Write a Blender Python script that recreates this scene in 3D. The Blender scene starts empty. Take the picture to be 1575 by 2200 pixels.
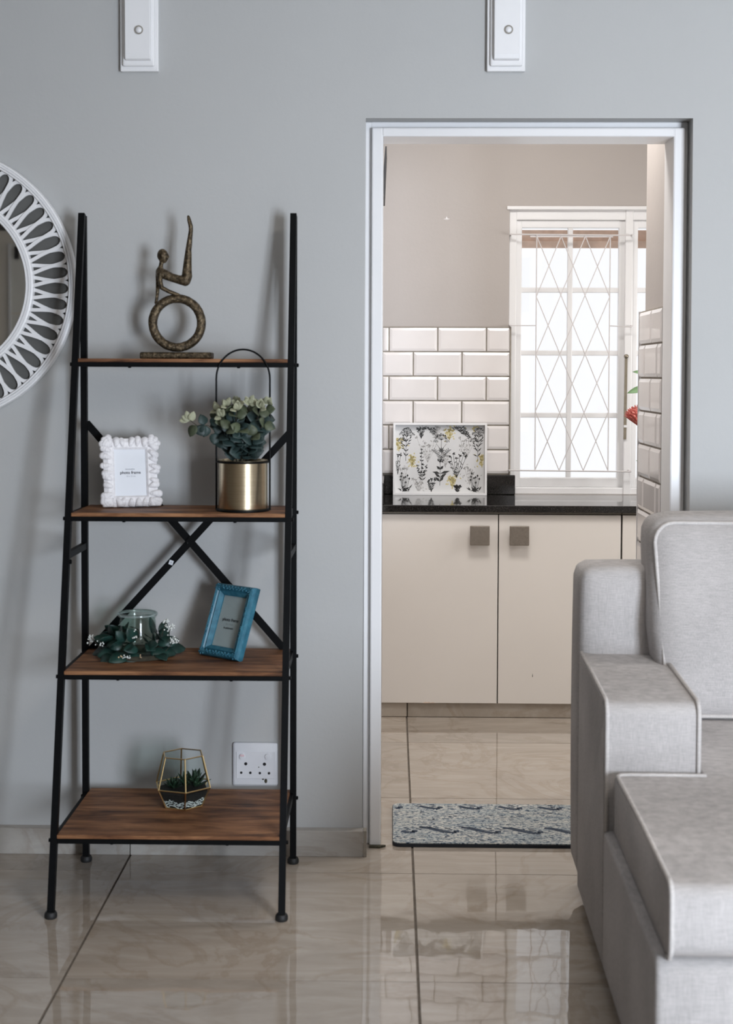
import bpy, bmesh, math, random
from mathutils import Vector, Matrix, Euler
S = bpy.context.scene
C = S.collection
PI = math.pi
rnd = random.Random(7)

# ------------------------------------------------------------------ camera
D, EYE, YAW, TILT, ROLL = 4.10, 1.40, .0175, .040, .0035
cam = bpy.data.cameras.new('camera')
cam.sensor_fit = 'VERTICAL'; cam.sensor_height = 36.0; cam.lens = 49.99
cam.shift_y = -(1100-925)/2200
cam.clip_start = .05
cam.dof.use_dof = True; cam.dof.focus_distance = 5.2; cam.dof.aperture_fstop = 4.4
co = bpy.data.objects.new('camera', cam); C.objects.link(co)
fw = Vector((-math.sin(YAW)*math.cos(TILT), math.cos(YAW)*math.cos(TILT), -math.sin(TILT)))
rt = Vector((math.cos(YAW), math.sin(YAW), 0)); up = rt.cross(fw)
r2 = rt*math.cos(ROLL)+up*math.sin(ROLL); u2 = up*math.cos(ROLL)-rt*math.sin(ROLL)
co.matrix_world = Matrix(((r2.x,u2.x,-fw.x,0),(r2.y,u2.y,-fw.y,-D),(r2.z,u2.z,-fw.z,EYE),(0,0,0,1)))
S.camera = co

# ------------------------------------------------------------------ sky and lights
w = bpy.data.worlds.new('sky'); S.world = w; w.use_nodes = True
w.node_tree.nodes['Background'].inputs[0].default_value = (.98, .97, .99, 1)
w.node_tree.nodes['Background'].inputs[1].default_value = 1.12
def area(name, loc, target, sx, sy, power, col):
    l = bpy.data.lights.new(name, 'AREA'); l.shape = 'RECTANGLE'; l.size = sx; l.size_y = sy
    l.energy = power; l.color = col
    o = bpy.data.objects.new(name, l); C.objects.link(o); o.location = loc
    o.rotation_euler = (Vector(target)-Vector(loc)).to_track_quat('-Z', 'Y').to_euler()
    return o
area('daylight_glass_door', (2.40, -5.32, .95), (1.9, 0, .95), 1.15, 1.7, 310, (.79, .88, 1.0))
area('living_top_fill', (1.0, -2.3, 2.74), (1.0, -2.3, 0), .6, .6, 17, (1.0, .90, .80))  # added warm fill from above, no known fixture; lifts sofa tops and upper wall
area('kitchen_ceiling_light', (.50, .55, 2.66), (.5, 1.55, .3), .8, .4, 23, (1.0, .975, .94))
area('kitchen_side_fill', (2.26, 1.05, 1.40), (.45, 1.30, .45), 1.0, 1.0, 34, (1.0, .98, .96))  # added fill before a solid wall, no window there; brightens cabinet fronts and floor
S.view_settings.view_transform = 'Standard'; S.view_settings.look = 'None'
S.view_settings.exposure = 0.0; S.view_settings.gamma = 1.0
S.view_settings.use_curve_mapping = False

# ------------------------------------------------------------------ materials
class NT:
    def __init__(s, name):
        s.m = bpy.data.materials.new(name); s.m.use_nodes = True
        s.t = s.m.node_tree; s.n = s.t.nodes; s.b = s.n['Principled BSDF']; s.out = s.n['Material Output']
    def new(s, typ, **kw):
        n = s.n.new(typ)
        for k, v in kw.items(): setattr(n, k, v)
        return n
    def link(s, a, b): s.t.links.new(a, b)
    def val(s, node, **kw):
        for k, v in kw.items(): node.inputs[k.replace('_', ' ')].default_value = v
        return node
    def ramp(s, fac, stops):
        r = s.new('ShaderNodeValToRGB'); e = r.color_ramp.elements
        while len(e) < len(stops): e.new(.5)
        for el, (p, c) in zip(e, stops): el.position = p; el.color = (*c, 1)
        s.link(fac, r.inputs[0]); return r.outputs[0]
    def pos(s, scale=(1,1,1), rand=0.0, obj=False):
        mp = s.new('ShaderNodeMapping'); mp.inputs['Scale'].default_value = scale
        if obj: src = s.new('ShaderNodeTexCoord').outputs['Object']
        else: src = s.new('ShaderNodeNewGeometry').outputs['Position']
        if rand:
            oi = s.new('ShaderNodeObjectInfo'); mu = s.new('ShaderNodeMath', operation='MULTIPLY')
            mu.inputs[1].default_value = rand; s.link(oi.outputs['Random'], mu.inputs[0])
            ad = s.new('ShaderNodeVectorMath', operation='ADD'); s.link(src, ad.inputs[0]); s.link(mu.outputs[0], ad.inputs[1])
            src = ad.outputs[0]
        s.link(src, mp.inputs['Vector']); return mp.outputs[0]
    def noise(s, vec, scale=5, detail=4, rough=.5, dist=0):
        n = s.new('ShaderNodeTexNoise'); n.inputs['Scale'].default_value = scale; n.inputs['Detail'].default_value = detail
        n.inputs['Roughness'].default_value = rough; n.inputs['Distortion'].default_value = dist
        if vec: s.link(vec, n.inputs['Vector'])
        return n.outputs['Fac']
    def mix(s, fac, a, b, mode='MIX'):
        n = s.new('ShaderNodeMixRGB', blend_type=mode)
        for i, v in enumerate((fac, a, b)):
            if hasattr(v, 'is_linked'): s.link(v, n.inputs[i])
            else: n.inputs[i].default_value = v if i == 0 else (*v, 1)
        return n.outputs[0]
    def color(s, c):
        if hasattr(c, 'is_linked'): s.link(c, s.b.inputs['Base Color'])
        else: s.b.inputs['Base Color'].default_value = (*c, 1)
    def bump(s, h, strength=.2, dist=.01):
        n = s.new('ShaderNodeBump'); n.inputs['Strength'].default_value = strength; n.inputs['Distance'].default_value = dist
        s.link(h, n.inputs['Height']); s.link(n.outputs[0], s.b.inputs['Normal'])
    def set(s, **kw):
        for k, v in kw.items(): s.b.inputs[k.replace('_', ' ')].default_value = v
        return s
M = {}
def mottled(name, c, rough=.5, var=.06, scale=6, bump=.0, bscale=80, metal=0, spec=.5, obj=False):
    t = NT(name); p = t.pos(obj=obj)
    n = t.noise(p, scale, 5)
    t.color(t.ramp(n, [(.3, tuple(x*(1-var) for x in c)), (.7, tuple(min(1, x*(1+var)) for x in c))]))
    t.set(Roughness=rough, Metallic=metal); t.b.inputs['Specular IOR Level'].default_value = spec
    if bump: t.bump(t.noise(p, bscale, 4, .6), bump, .004)
    M[name] = t.m; return t
mottled('wall_paint', (.472, .474, .468), .55, .018, 2.2, .12, 60, spec=.3)
mottled('kitchen_paint', (.445, .407, .385), .5, .03, 2.5, .15, 50, spec=.3)
mottled('ceiling_paint', (.82, .78, .73), .8, .01)
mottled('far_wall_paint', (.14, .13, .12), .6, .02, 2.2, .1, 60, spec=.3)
mottled('white_gloss', (.83, .825, .83), .32, .015, 6, .08, 40)
mottled('plaster_white', (.76, .75, .76), .55, .02, 9)
mottled('black_metal', (.0022, .0025, .003), .5, .25, 30, .05, 300, spec=.13)
mottled('grout_dark', (.15, .125, .10), .9, .2, 40)
mottled('grout_taupe', (.30, .27, .23), .85, .15, 40)
mottled('glazed_tile', (.78, .745, .735), .10, .02, 12, .02, 14)
mottled('cabinet_cream', (.80, .755, .71), .32, .025, 1.7)
mottled('dark_seam', (.05, .045, .04), .8, .1)
mottled('knob_metal', (.26, .225, .19), .42, .08, 120, .05, 500, metal=.45)
mottled('plastic_white', (.72, .73, .76), .35, .02, 30)
mottled('plastic_black', (.006, .006, .008), .5, .2)
mottled('soot', (.06, .055, .035), .9, .5, 200)
mottled('rose_plastic', (.75, .55, .58), .4, .05)
mottled('card_white', (.74, .76, .80), .6, .01)
mottled('card_cool', (.60, .60, .63), .45, .03, 20)
mottled('ink', (.03, .03, .04), .7, .1)
mottled('ink_grey', (.38, .39, .42), .7, .1)
mottled('print_paper', (.70, .70, .70), .28, .02, 10)
mottled('print_black', (.035, .033, .03), .4, .3, 90)
mottled('print_grey', (.50, .49, .48), .4, .1, 90)
mottled('print_yellow', (.66, .56, .25), .4, .15, 90)
mottled('brass', (.66, .50, .27), .3, .06, 40, .03, 200, metal=1)
mottled('brass_bar', (.72, .52, .25), .3, .06, 60, metal=1)
mottled('steel_dull', (.32, .28, .22), .4, .1, 60, metal=.7)
mottled('soil', (.012, .010, .009), .95, .4, 200, .6, 200)
mottled('pebble', (.72, .72, .70), .7, .12, 90)
mottled('succulent_green', (.018, .045, .022), .45, .4, 40)
mottled('wreath_leaf', (.012, .042, .033), .45, .35, 30)
mottled('eucalyptus_leaf', (.023, .043, .040), .55, .35, 25)
mottled('eucalyptus_mid', (.075, .092, .052), .55, .3, 25)
mottled('eucalyptus_pale', (.34, .345, .235), .6, .2, 30)
mottled('twig', (.05, .045, .03), .7, .3, 60)
mottled('blossom_white', (.78, .80, .76), .7, .08, 60)
mottled('bract_dry', (.55, .40, .25), .7, .2, 60)
mottled('leaf_fresh', (.20, .34, .17), .5, .2, 30)
mottled('grille_paint', (.66, .63, .63), .5, .03)
mottled('eave_brown', (.76, .60, .50), .8, .15, 20)
mottled('rubber_black', (.01, .01, .01), .6, .2)
mottled('print_navy', (.025, .045, .08), .7, .35, 120)
mottled('mat_edge', (.02, .025, .035), .7, .2)
mottled('vase_glaze', (.55, .57, .58), .2, .05)
mottled('cupboard_pale', (.78, .77, .72), .5, .03)
mottled('cupboard_beige', (.80, .75, .67), .5, .03)
mottled('backing_grey', (.12, .12, .115), .3, .1, 20)  # dark room's reflection in the mirrored backing, put into a flat colour
mottled('curtain_dark', (.05, .05, .05), .9, .1)

def m_bronze():
    t = NT('bronze'); p = t.pos()
    n = t.noise(p, 130, 6, .65); n2 = t.noise(p, 35, 3)
    c = t.ramp(n, [(.38, (.035, .026, .016)), (.55, (.12, .088, .052)), (.72, (.30, .235, .15))])
    t.color(c); t.set(Metallic=.75, Roughness=.42); t.bump(n, .7, .003); M['bronze'] = t.m
m_bronze()
def m_wood():
    t = NT('shelf_wood'); p = t.pos((1, 1, 1), 0)
    big = t.noise(t.pos((1.6, 9, 9), 3.0), 3.2, 5, .6, .6)
    fine = t.noise(t.pos((5, 120, 120), 1.0), 3, 5, .7, .3)
    base = t.ramp(big, [(.32, (.050, .020, .010)), (.49, (.215, .095, .043)), (.70, (.42, .21, .10))])
    g = t.ramp(fine, [(.35, (.55, .55, .55)), (.62, (1, 1, 1))])
    c = t.mix(.75, base, g, 'MULTIPLY')
    # knots
    v = t.new('ShaderNodeTexVoronoi'); v.inputs['Scale'].default_value = 1.0; v.inputs['Randomness'].default_value = .9
    t.link(t.pos((3.0, 8.5, .001), 5.0), v.inputs['Vector'])
    k = t.ramp(v.outputs['Distance'], [(.0, (.16, .11, .08)), (.07, (.30, .23, .18)), (.10, (1.25, 1.15, 1.0)), (.16, (1, 1, 1))])
    c = t.mix(.85, c, k, 'MULTIPLY')
    t.color(c); t.set(Roughness=.55); t.b.inputs['Specular IOR Level'].default_value = .25; t.bump(fine, .15, .002); M['shelf_wood'] = t.m
m_wood()
def m_floor(name, lo, mid, hi, rough=.055, ior=1.62):
    t = NT(name); p = t.pos((1, 1, 1), 23.0)
    n = t.noise(p, 2.2, 8, .58, 1.4); n2 = t.noise(t.pos((.7, 2.6, 1), 11.0), 3.0, 8, .65, 2.2)
    c = t.ramp(n2, [(.30, lo), (.5, mid), (.66, hi)])
    vein = t.ramp(n, [(.465, (1, 1, 1)), (.492, (.80, .75, .70)), (.505, (.84, .80, .75)), (.54, (1, 1, 1))])
    oi = t.new('ShaderNodeObjectInfo'); mr = t.new('ShaderNodeMapRange'); mr.inputs['To Min'].default_value = .90; mr.inputs['To Max'].default_value = 1.12
    t.link(oi.outputs['Random'], mr.inputs['Value'])
    t.color(t.mix(1, t.mix(.6, c, vein, 'MULTIPLY'), mr.outputs[0], 'MULTIPLY'))
    t.set(Roughness=rough, IOR=ior)
    t.bump(t.noise(t.pos(), 7, 2, .5), 1.0, .0005); M[name] = t.m
m_floor('floor_marble', (.34, .293, .245), (.39, .338, .285), (.435, .385, .33), .025, 1.85)
m_floor('skirting_marble', (.33, .31, .285), (.40, .375, .345), (.46, .435, .40), .1, 1.5)
def m_granite():
    t = NT('black_granite'); n = t.noise(t.pos(), 260, 3, .7)
    t.color(t.ramp(n, [(.45, (.008, .0075, .007)), (.62, (.028, .025, .023)), (.75, (.10, .09, .085))]))
    t.set(Roughness=.06, IOR=1.6); M['black_granite'] = t.m
m_granite()
def m_fabric(name, c, along=(1,1,1)):
    t = NT(name)
    a = t.noise(t.pos((14, 14, 300), obj=True), 3, 3, .6); b = t.noise(t.pos((300, 300, 14), obj=True), 3, 3, .6)
    s = t.mix(.5, a, b); big = t.noise(t.pos(obj=True), 4, 4)
    f = t.mix(.25, s, big)
    t.color(t.ramp(f, [(.38, tuple(x*.70 for x in c)), (.62, tuple(x*1.16 for x in c))]))
    t.set(Roughness=.9); t.b.inputs['Specular IOR Level'].default_value = .15
    t.b.inputs['Sheen Weight'].default_value = .0
    t.bump(s, .35, .0015); M[name] = t.m
m_fabric('sofa_linen', (.49, .465, .455)); m_fabric('sofa_piping', (.60, .57, .55))
def m_rug():
    t = NT('rug_print')
    n1 = t.noise(t.pos((30, 55, 1)), 2.4, 6, .75, .8); n2 = t.noise(t.pos((60, 110, 1)), 2.4, 4, .7, .6); n3 = t.noise(t.pos((3, 14, 1)), 2, 3)
    c = t.ramp(n1, [(.40, (.035, .06, .10)), (.455, (.20, .26, .32)), (.50, (.56, .57, .54)), (.62, (.76, .73, .66))])
    d = t.ramp(n3, [(.38, (.72, .80, .88)), (.55, (1, 1, 1))])
    c = t.mix(.8, c, d, 'MULTIPLY')
    e = t.ramp(n2, [(.36, (.30, .36, .42)), (.46, (1, 1, 1))])
    t.color(t.mix(.75, c, e, 'MULTIPLY')); t.set(Roughness=.75); t.b.inputs['Specular IOR Level'].default_value = .2
    t.bump(n2, .3, .002); M['rug_print'] = t.m
m_rug()
def m_brushed():
    t = NT('brushed_brass'); n = t.noise(t.pos((3, 3, 260)), 3, 3, .6)
    t.color(t.ramp(n, [(.3, (.56, .47, .32)), (.7, (.70, .60, .43))]))
    t.set(Metallic=1, Roughness=.27); t.bump(n, .10, .0006); M['brushed_brass'] = t.m
m_brushed()
def m_teal():
    t = NT('teal_paint'); n = t.noise(t.pos(), 70, 4)
    t.color(t.ramp(n, [(.35, (.022, .115, .175)), (.7, (.045, .19, .265))])); t.set(Roughness=.38); t.bump(n, .15, .002); M['teal_paint'] = t.m
m_teal()
def m_white_resin():
    t = NT('white_resin'); n = t.noise(t.pos(obj=True), 110, 4)
    t.color(t.ramp(n, [(.3, (.74, .72, .73)), (.6, (.86, .84, .85))])); t.set(Roughness=.6); t.bump(n, .3, .002); M['white_resin'] = t.m
m_white_resin()
def m_mirror():
    t = NT('mirror_glass'); n = t.noise(t.pos(), 3, 2)
    t.color(t.ramp(n, [(.3, (.70, .71, .70)), (.7, (.74, .75, .74))])); t.set(Metallic=1, Roughness=.02); M['mirror_glass'] = t.m
m_mirror()
def m_pane(name, tint, gloss=.06, rough=.0):
    t = NT(name); tr = t.new('ShaderNodeBsdfTransparent'); tr.inputs[0].default_value = (*tint, 1)
    gl = t.new('ShaderNodeBsdfGlossy'); gl.inputs['Roughness'].default_value = rough
    lw = t.new('ShaderNodeLayerWeight'); lw.inputs['Blend'].default_value = .5
    pw = t.new('ShaderNodeMath', operation='POWER'); pw.inputs[1].default_value = 5; t.link(lw.outputs['Facing'], pw.inputs[0])
    m0 = t.new('ShaderNodeMath', operation='MULTIPLY_ADD'); m0.inputs[1].default_value = .7; m0.inputs[2].default_value = .025; t.link(pw.outputs[0], m0.inputs[0])
    n = t.noise(t.pos(), 20, 2); mu = t.new('ShaderNodeMath', operation='MULTIPLY_ADD')
    mu.inputs[1].default_value = .015; t.link(n, mu.inputs[0]); t.link(m0.outputs[0], mu.inputs[2])
    mx = t.new('ShaderNodeMixShader'); t.link(mu.outputs[0], mx.inputs[0]); t.link(tr.outputs[0], mx.inputs[1]); t.link(gl.outputs[0], mx.inputs[2])
    t.link(mx.outputs[0], t.out.inputs['Surface']); M[name] = t.m
m_pane('window_glass', (.97, .98, .985)); m_pane('thin_glass', (.90, .94, .93)); m_pane('jar_glass', (.86, .92, .90))
def m_protea():
    t = NT('protea_red'); n = t.noise(t.pos((60, 60, 14)), 2, 4)
    t.color(t.ramp(n, [(.3, (.45, .07, .06)), (.55, (.68, .17, .14)), (.75, (.80, .36, .30))])); t.set(Roughness=.6); M['protea_red'] = t.m
m_protea()

# ------------------------------------------------------------------ mesh helpers
WM = {}
def bm_(): return bmesh.new()
def fin(name, bm, mat, smooth=False):
    bmesh.ops.recalc_face_normals(bm, faces=bm.faces[:])
    me = bpy.data.meshes.new(name); bm.to_mesh(me); bm.free()
    if smooth:
        for p in me.polygons: p.use_smooth = True
        if smooth is not True:
            try: me.set_sharp_from_angle(angle=smooth)
            except Exception: pass
    me.materials.append(M[mat] if isinstance(mat, str) else mat)
    return me
def wm(o): return WM.get(o.name, Matrix.Identity(4))
def obj(name, bm, mat, parent=None, smooth=False, local=False, label=None):
    """one mesh object; vertices are given in world space unless local"""
    if parent is not None and not local: bm.transform(wm(parent).inverted())
    o = bpy.data.objects.new(name, fin(name, bm, mat, smooth)); C.objects.link(o)
    if parent is not None: o.parent = parent; WM[o.name] = wm(parent).copy()
    if label: o['label'] = label
    return o
def thing(name, label, cat, loc, rot=(0,0,0), group=None):
    o = bpy.data.objects.new(name, None); C.objects.link(o); o.empty_display_size = .05
    o.location = loc; o.rotation_euler = rot; o['label'] = label; o['category'] = cat
    if group: o['group'] = group
    WM[o.name] = Matrix.Translation(loc) @ Euler(rot).to_matrix().to_4x4()
    return o
def tag(o, label, cat, group=None):
    o['label'] = label; o['category'] = cat
    if group: o['group'] = group
    return o
def struct(name, bm, mat, smooth=False):
    o = obj(name, bm, mat, None, smooth); o['kind'] = 'structure'; return o
def inst(name, me, parent, mat4):
    """copy of a shared mesh as a part; mat4 is world space"""
    o = bpy.data.objects.new(name, me); C.objects.link(o); o.parent = parent
    o.matrix_basis = wm(parent).inverted() @ mat4
    WM[o.name] = mat4.copy()
    return o
def box(bm, x0, x1, y0, y1, z0, z1, bev=0, seg=2):
    r = bmesh.ops.create_cube(bm, size=1); vs = r['verts']
    for v in vs:
        v.co.x = x0 if v.co.x < 0 else x1; v.co.y = y0 if v.co.y < 0 else y1; v.co.z = z0 if v.co.z < 0 else z1
    if bev:
        es = list({e for v in vs for e in v.link_edges})
        bmesh.ops.bevel(bm, geom=es, offset=bev, segments=seg, affect='EDGES', profile=.5)
    return bm
def tube(bm, pts, r, n=8, closed=False, cap=True, rect=None):
    """swept tube; r may be a list; rect=(w,h,upvector) for flat bars"""
    pts = [Vector(p) for p in pts]; N = len(pts); rings = []
    rs = r if isinstance(r, (list, tuple)) else [r]*N
    ref = None
    for i, p in enumerate(pts):
        if closed: d = pts[(i+1) % N]-pts[i-1]
        else: d = pts[min(i+1, N-1)]-pts[max(i-1, 0)]
        d.normalize()
        if rect:
            u = Vector(rect[2]); s = d.cross(u)
            if s.length < 1e-6: s = Vector((1, 0, 0))
            s.normalize(); u = s.cross(d).normalized()
            w_, h_ = rect[0]/2, rect[1]/2
            ring = [bm.verts.new(p+s*a*w_+u*b*h_) for a, b in ((-1,-1),(1,-1),(1,1),(-1,1))]
        else:
            if ref is None:
                ref = Vector((0, 0, 1)) if abs(d.z) < .9 else Vector((1, 0, 0))
            s = d.cross(ref)
            if s.length < 1e-5: s = d.orthogonal()
            s.normalize(); u = s.cross(d).normalized(); ref = u
            ring = [bm.verts.new(p+(s*math.cos(2*PI*k/n)+u*math.sin(2*PI*k/n))*rs[i]) for k in range(n)]
        rings.append(ring)
    m = len(rings[0])
    for i in range(N if closed else N-1):
        a, b = rings[i], rings[(i+1) % N]
        for k in range(m): bm.faces.new((a[k], a[(k+1) % m], b[(k+1) % m], b[k]))
    if cap and not closed:
        bm.faces.new(rings[0][::-1]); bm.faces.new(rings[-1])
    return bm
def lathe(bm, prof, c, n=48, axis='Z', close=False):
    """prof: (r, h) list revolved about axis through c"""
    c = Vector(c); rings = []
    for r, h in prof:
        ring = []
        for k in range(n):
            a = 2*PI*k/n
            if axis == 'Z': v = Vector((r*math.cos(a), r*math.sin(a), h))
            elif axis == 'Y': v = Vector((r*math.cos(a), h, r*math.sin(a)))
            else: v = Vector((h, r*math.cos(a), r*math.sin(a)))
            ring.append(bm.verts.new(c+v))
        rings.append(ring)
    L = len(rings)
    for i in range(L if close else L-1):
        a, b = rings[i], rings[(i+1) % L]
        for k in range(n): bm.faces.new((a[k], a[(k+1) % n], b[(k+1) % n], b[k]))
    if not close:
        if prof[0][0] > 1e-5: bm.faces.new(rings[0][::-1])
        if prof[-1][0] > 1e-5: bm.faces.new(rings[-1])
    bmesh.ops.remove_doubles(bm, verts=bm.verts[:], dist=1e-6)
    return bm
def prism(bm, poly, ext, z0, z1):
    """poly in (a,b); ext 'X','Y','Z' gives extrusion axis"""
    def P(a, b, e):
        return {'X': (e, a, b), 'Y': (a, e, b), 'Z': (a, b, e)}[ext]
    A = [bm.verts.new(P(a, b, z0)) for a, b in poly]; B = [bm.verts.new(P(a, b, z1)) for a, b in poly]
    n = len(poly)
    bm.faces.new(A[::-1]); bm.faces.new(B)
    for i in range(n): bm.faces.new((A[i], A[(i+1) % n], B[(i+1) % n], B[i]))
    return bm
def disc_rim(bm, c, r, axis='Y', n=24, h=.001):
    return lathe(bm, [(1e-6, 0), (r, 0), (r, h), (1e-6, h)], c, n, axis)
def icos(bm, c, r, sub=1, scale=(1,1,1)):
    bmesh.ops.create_icosphere(bm, subdivisions=sub, radius=r, matrix=Matrix.Translation(c) @ Matrix.Diagonal((*scale, 1)))
    return bm
def text_bm(txt, size, align='CENTER'):
    cu = bpy.data.curves.new('lettering', 'FONT'); cu.body = txt; cu.size = size; cu.align_x = align; cu.offset = size*.018
    o = bpy.data.objects.new('lettering_tmp', cu); C.objects.link(o)
    dg = bpy.context.evaluated_depsgraph_get(); me = bpy.data.meshes.new_from_object(o.evaluated_get(dg))
    b = bm_(); b.from_mesh(me); bpy.data.objects.remove(o); bpy.data.meshes.remove(me); bpy.data.curves.remove(cu)
    return b

# ------------------------------------------------------------------ the setting
CEIL, XL, XR, YR, KY, KX = 2.80, -4.6, 3.35, -5.2, 2.16, 2.3
b = bm_(); box(b, XL-.1, XR+.1, YR-.1, KY+.1, -.10, -.003)
floor = struct('floor', b, 'grout_dark')
TX, TY, GX, GY = .82, .711, .0068, .0028
xs = [.067+TX*i for i in range(-6, 5)]; ys = [.5465+TY*j for j in range(-10, 5)]
def clip(a, lo, hi): return max(lo, min(hi, a))
cache = {}
for x in xs:
    for y in ys:
        x0, x1, y0, y1 = clip(x+GX/2, XL, XR), clip(x+TX-GX/2, XL, XR), clip(y+GY/2, YR, KY), clip(y+TY-GY/2, YR, KY)
        if x1-x0 < .03 or y1-y0 < .03: continue
        if y0 < -6.9 or (y0 > .3 and x1 < -.3): continue
        if abs(x1-x0-TX+GX) < 1e-5 and abs(y1-y0-TY+GY) < 1e-5:
            if 'f' not in cache:
                t = bm_(); box(t, 0, TX-GX, 0, TY-GY, -.02, 0); cache['f'] = fin('tile', t, 'floor_marble')
            inst('tile', cache['f'], floor, Matrix.Translation((x0, y0, 0)))
        else:
            t = bm_(); box(t, x0, x1, y0, y1, -.02, 0); obj('tile', t, 'floor_marble', floor)
OX0, OX1, OZ = -.0808, .860, 2.1345          # doorway in the dividing wall
b = bm_(); prism(b, [(XL, 0), (OX0, 0), (OX0, OZ), (OX1, OZ), (OX1, 0), (XR, 0), (XR, CEIL), (XL, CEIL)], 'Y', 0, .20)
bmesh.ops.bevel(b, geom=[e for e in b.edges if all(abs(v.co.y) < 1e-6 and OX0-.01 < v.co.x < OX1+.01 for v in e.verts)], offset=.004, segments=2, affect='EDGES')
struct('wall_back', b, 'wall_paint')
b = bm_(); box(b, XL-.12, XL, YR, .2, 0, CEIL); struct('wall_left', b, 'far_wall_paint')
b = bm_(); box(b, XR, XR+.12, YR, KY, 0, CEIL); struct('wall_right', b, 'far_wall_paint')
# wall behind the camera with the glass door opening
b = bm_(); prism(b, [(XL, 0), (1.05, 0), (1.05, 2.0), (2.85, 2.0), (2.85, 0), (XR, 0), (XR, CEIL), (XL, CEIL)], 'Y', YR-.10, YR)
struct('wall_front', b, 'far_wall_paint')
b = bm_(); box(b, XL-.12, XR+.12, YR-.12, KY+.15, CEIL, CEIL+.1); struct('ceiling', b, 'ceiling_paint')
# kitchen shell
b = bm_(); box(b, -.16, -.04, .20, KY+.12, 0, CEIL); struct('wall_kitchen_left', b, 'kitchen_paint')
WX0, WX1, WZ0, WZ1 = .513, 1.56, .871, 2.122
b = bm_()
box(b, -.04, WX0, KY, KY+.12, 0, CEIL); box(b, WX1, XR, KY, KY+.12, 0, CEIL)
box(b, WX0, WX1, KY, KY+.12, WZ1, CEIL); box(b, WX0, WX1, KY, KY+.12, 0, WZ0)
kw = struct('wall_kitchen_back', b, 'kitchen_paint')
b = bm_(); box(b, KX, KX+.1, .20, KY, 0, CEIL); struct('wall_kitchen_right', b, 'kitchen_paint')
b = bm_(); box(b, .8325, .955, .20, .60, 0, CEIL, .003); stub = struct('wall_kitchen_nib', b, 'kitchen_paint')
b = bm_(); prism(b, [(.222, 2.077), (.234, 2.079), (.238, 2.089), (.242, 2.080), (.252, 2.078), (.240, 2.075)], 'Y', KY-.0012, KY-.0001); obj('bare_patch', b, 'plaster_white', kw)
# metro tiles behind the counter
PX, PZ, G = .2135, .1073, .0062
def metro(parent, kind, a0, a1, z0, z1, face):
    """a tile with bevelled rim; kind 'Y' faces -Y, 'X' faces -X"""
    t = bm_(); h, e = .008, .011
    o = [(a0, z0), (a1, z0), (a1, z1), (a0, z1)]
    e = min(e, (a1-a0)*.3); i = [(a0+e, z0+e), (a1-e, z0+e), (a1-e, z1-e), (a0+e, z1-e)]
    P = (lambda a, d, z: (a, face-d, z)) if kind == 'Y' else (lambda a, d, z: (face-d, a, z))
    A = [t.verts.new(P(a, 0, z)) for a, z in o]; B = [t.verts.new(P(a, h*.55, z)) for a, z in o]; Ci = [t.verts.new(P(a, h, z)) for a, z in i]
    for k in range(4):
        t.faces.new((A[k], A[(k+1) % 4], B[(k+1) % 4], B[k])); t.faces.new((B[k], B[(k+1) % 4], Ci[(k+1) % 4], Ci[k]))
    t.faces.new(Ci); t.faces.new(A[::-1])
    return obj('tile', t, 'glazed_tile', parent)
b = bm_(); box(b, -.04, .5235, KY-.0045, KY-.0002, .9575, 1.6065); obj('grout', b, 'grout_taupe', kw)
for r in range(6):
    zt = 1.6012-PZ*r; off = -.0117 if r % 2 == 0 else .0951-PX
    k = -1
    while True:
        a0 = off+PX*k+G/2; a1 = a0+PX-G; k += 1
        if a0 > .51: break
        a0c, a1c = max(a0, -.038), min(a1, .5165)
        if a1c-a0c > .012: metro(kw, 'Y', a0c, a1c, max(zt-PZ+G, .9585), zt, KY-.0045)
b = bm_(); box(b, .5175, .5235, KY-.0135, KY-.0045, .9575, 1.607, .001); obj('edge_trim', b, 'grout_taupe', kw)
b = bm_(); box(b, -.04, .5175, KY-.0105, KY-.0045, 1.602, 1.607, .001); obj('edge_trim', b, 'grout_taupe', kw)
b = bm_(); box(b, .8195, .8323, .21, .5985, .001, 1.6065); obj('grout', b, 'grout_taupe', stub)
for r in range(15):
    zt = 1.6012-PZ*r; off = .385 if r % 2 == 0 else .385+PX/2
    for k in range(-2, 2):
        a0 = off+PX*k+G/2; a1 = a0+PX-G
        a0c, a1c = max(a0, .212), min(a1, .598)
        if a1c-a0c > .015: metro(stub, 'X', a0c, a1c, max(zt-PZ+G, .003), zt, .8195)
b = bm_(); box(b, .8112, .8195, .5985, .6035, .001, 1.607, .001); obj('edge_trim', b, 'plaster_white', stub)
# white steel door frame
b = bm_()
def uframe(bm, xa, xb, zt, wx, wz, y0, y1, bev):
    box(bm, xa, xa+wx, y0, y1, 0, zt, bev); box(bm, xb-wx, xb, y0, y1, 0, zt, bev); box(bm, xa+wx-.004, xb-wx+.004, y0-.0008, y1, zt-wz, zt, bev)
b = bm_(); uframe(b, OX0, OX1, OZ, .021, .021, .082, .198, .004)
door = struct('door_1', b, 'white_gloss')
b = bm_(); uframe(b, OX0+.0205, OX1-.013, OZ-.020, .0335, .0265, .060, .199, .005)
# inner faces follow the measured opening
obj('frame', b, 'white_gloss', door)
b = bm_(); prism(b, [(-.060,.046),(-.030,.043),(-.012,.058),(-.026,.0605),(-.0605,.0605)], 'Z', .0002, .006); obj('rust_stain', b, 'soot', door)
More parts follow.
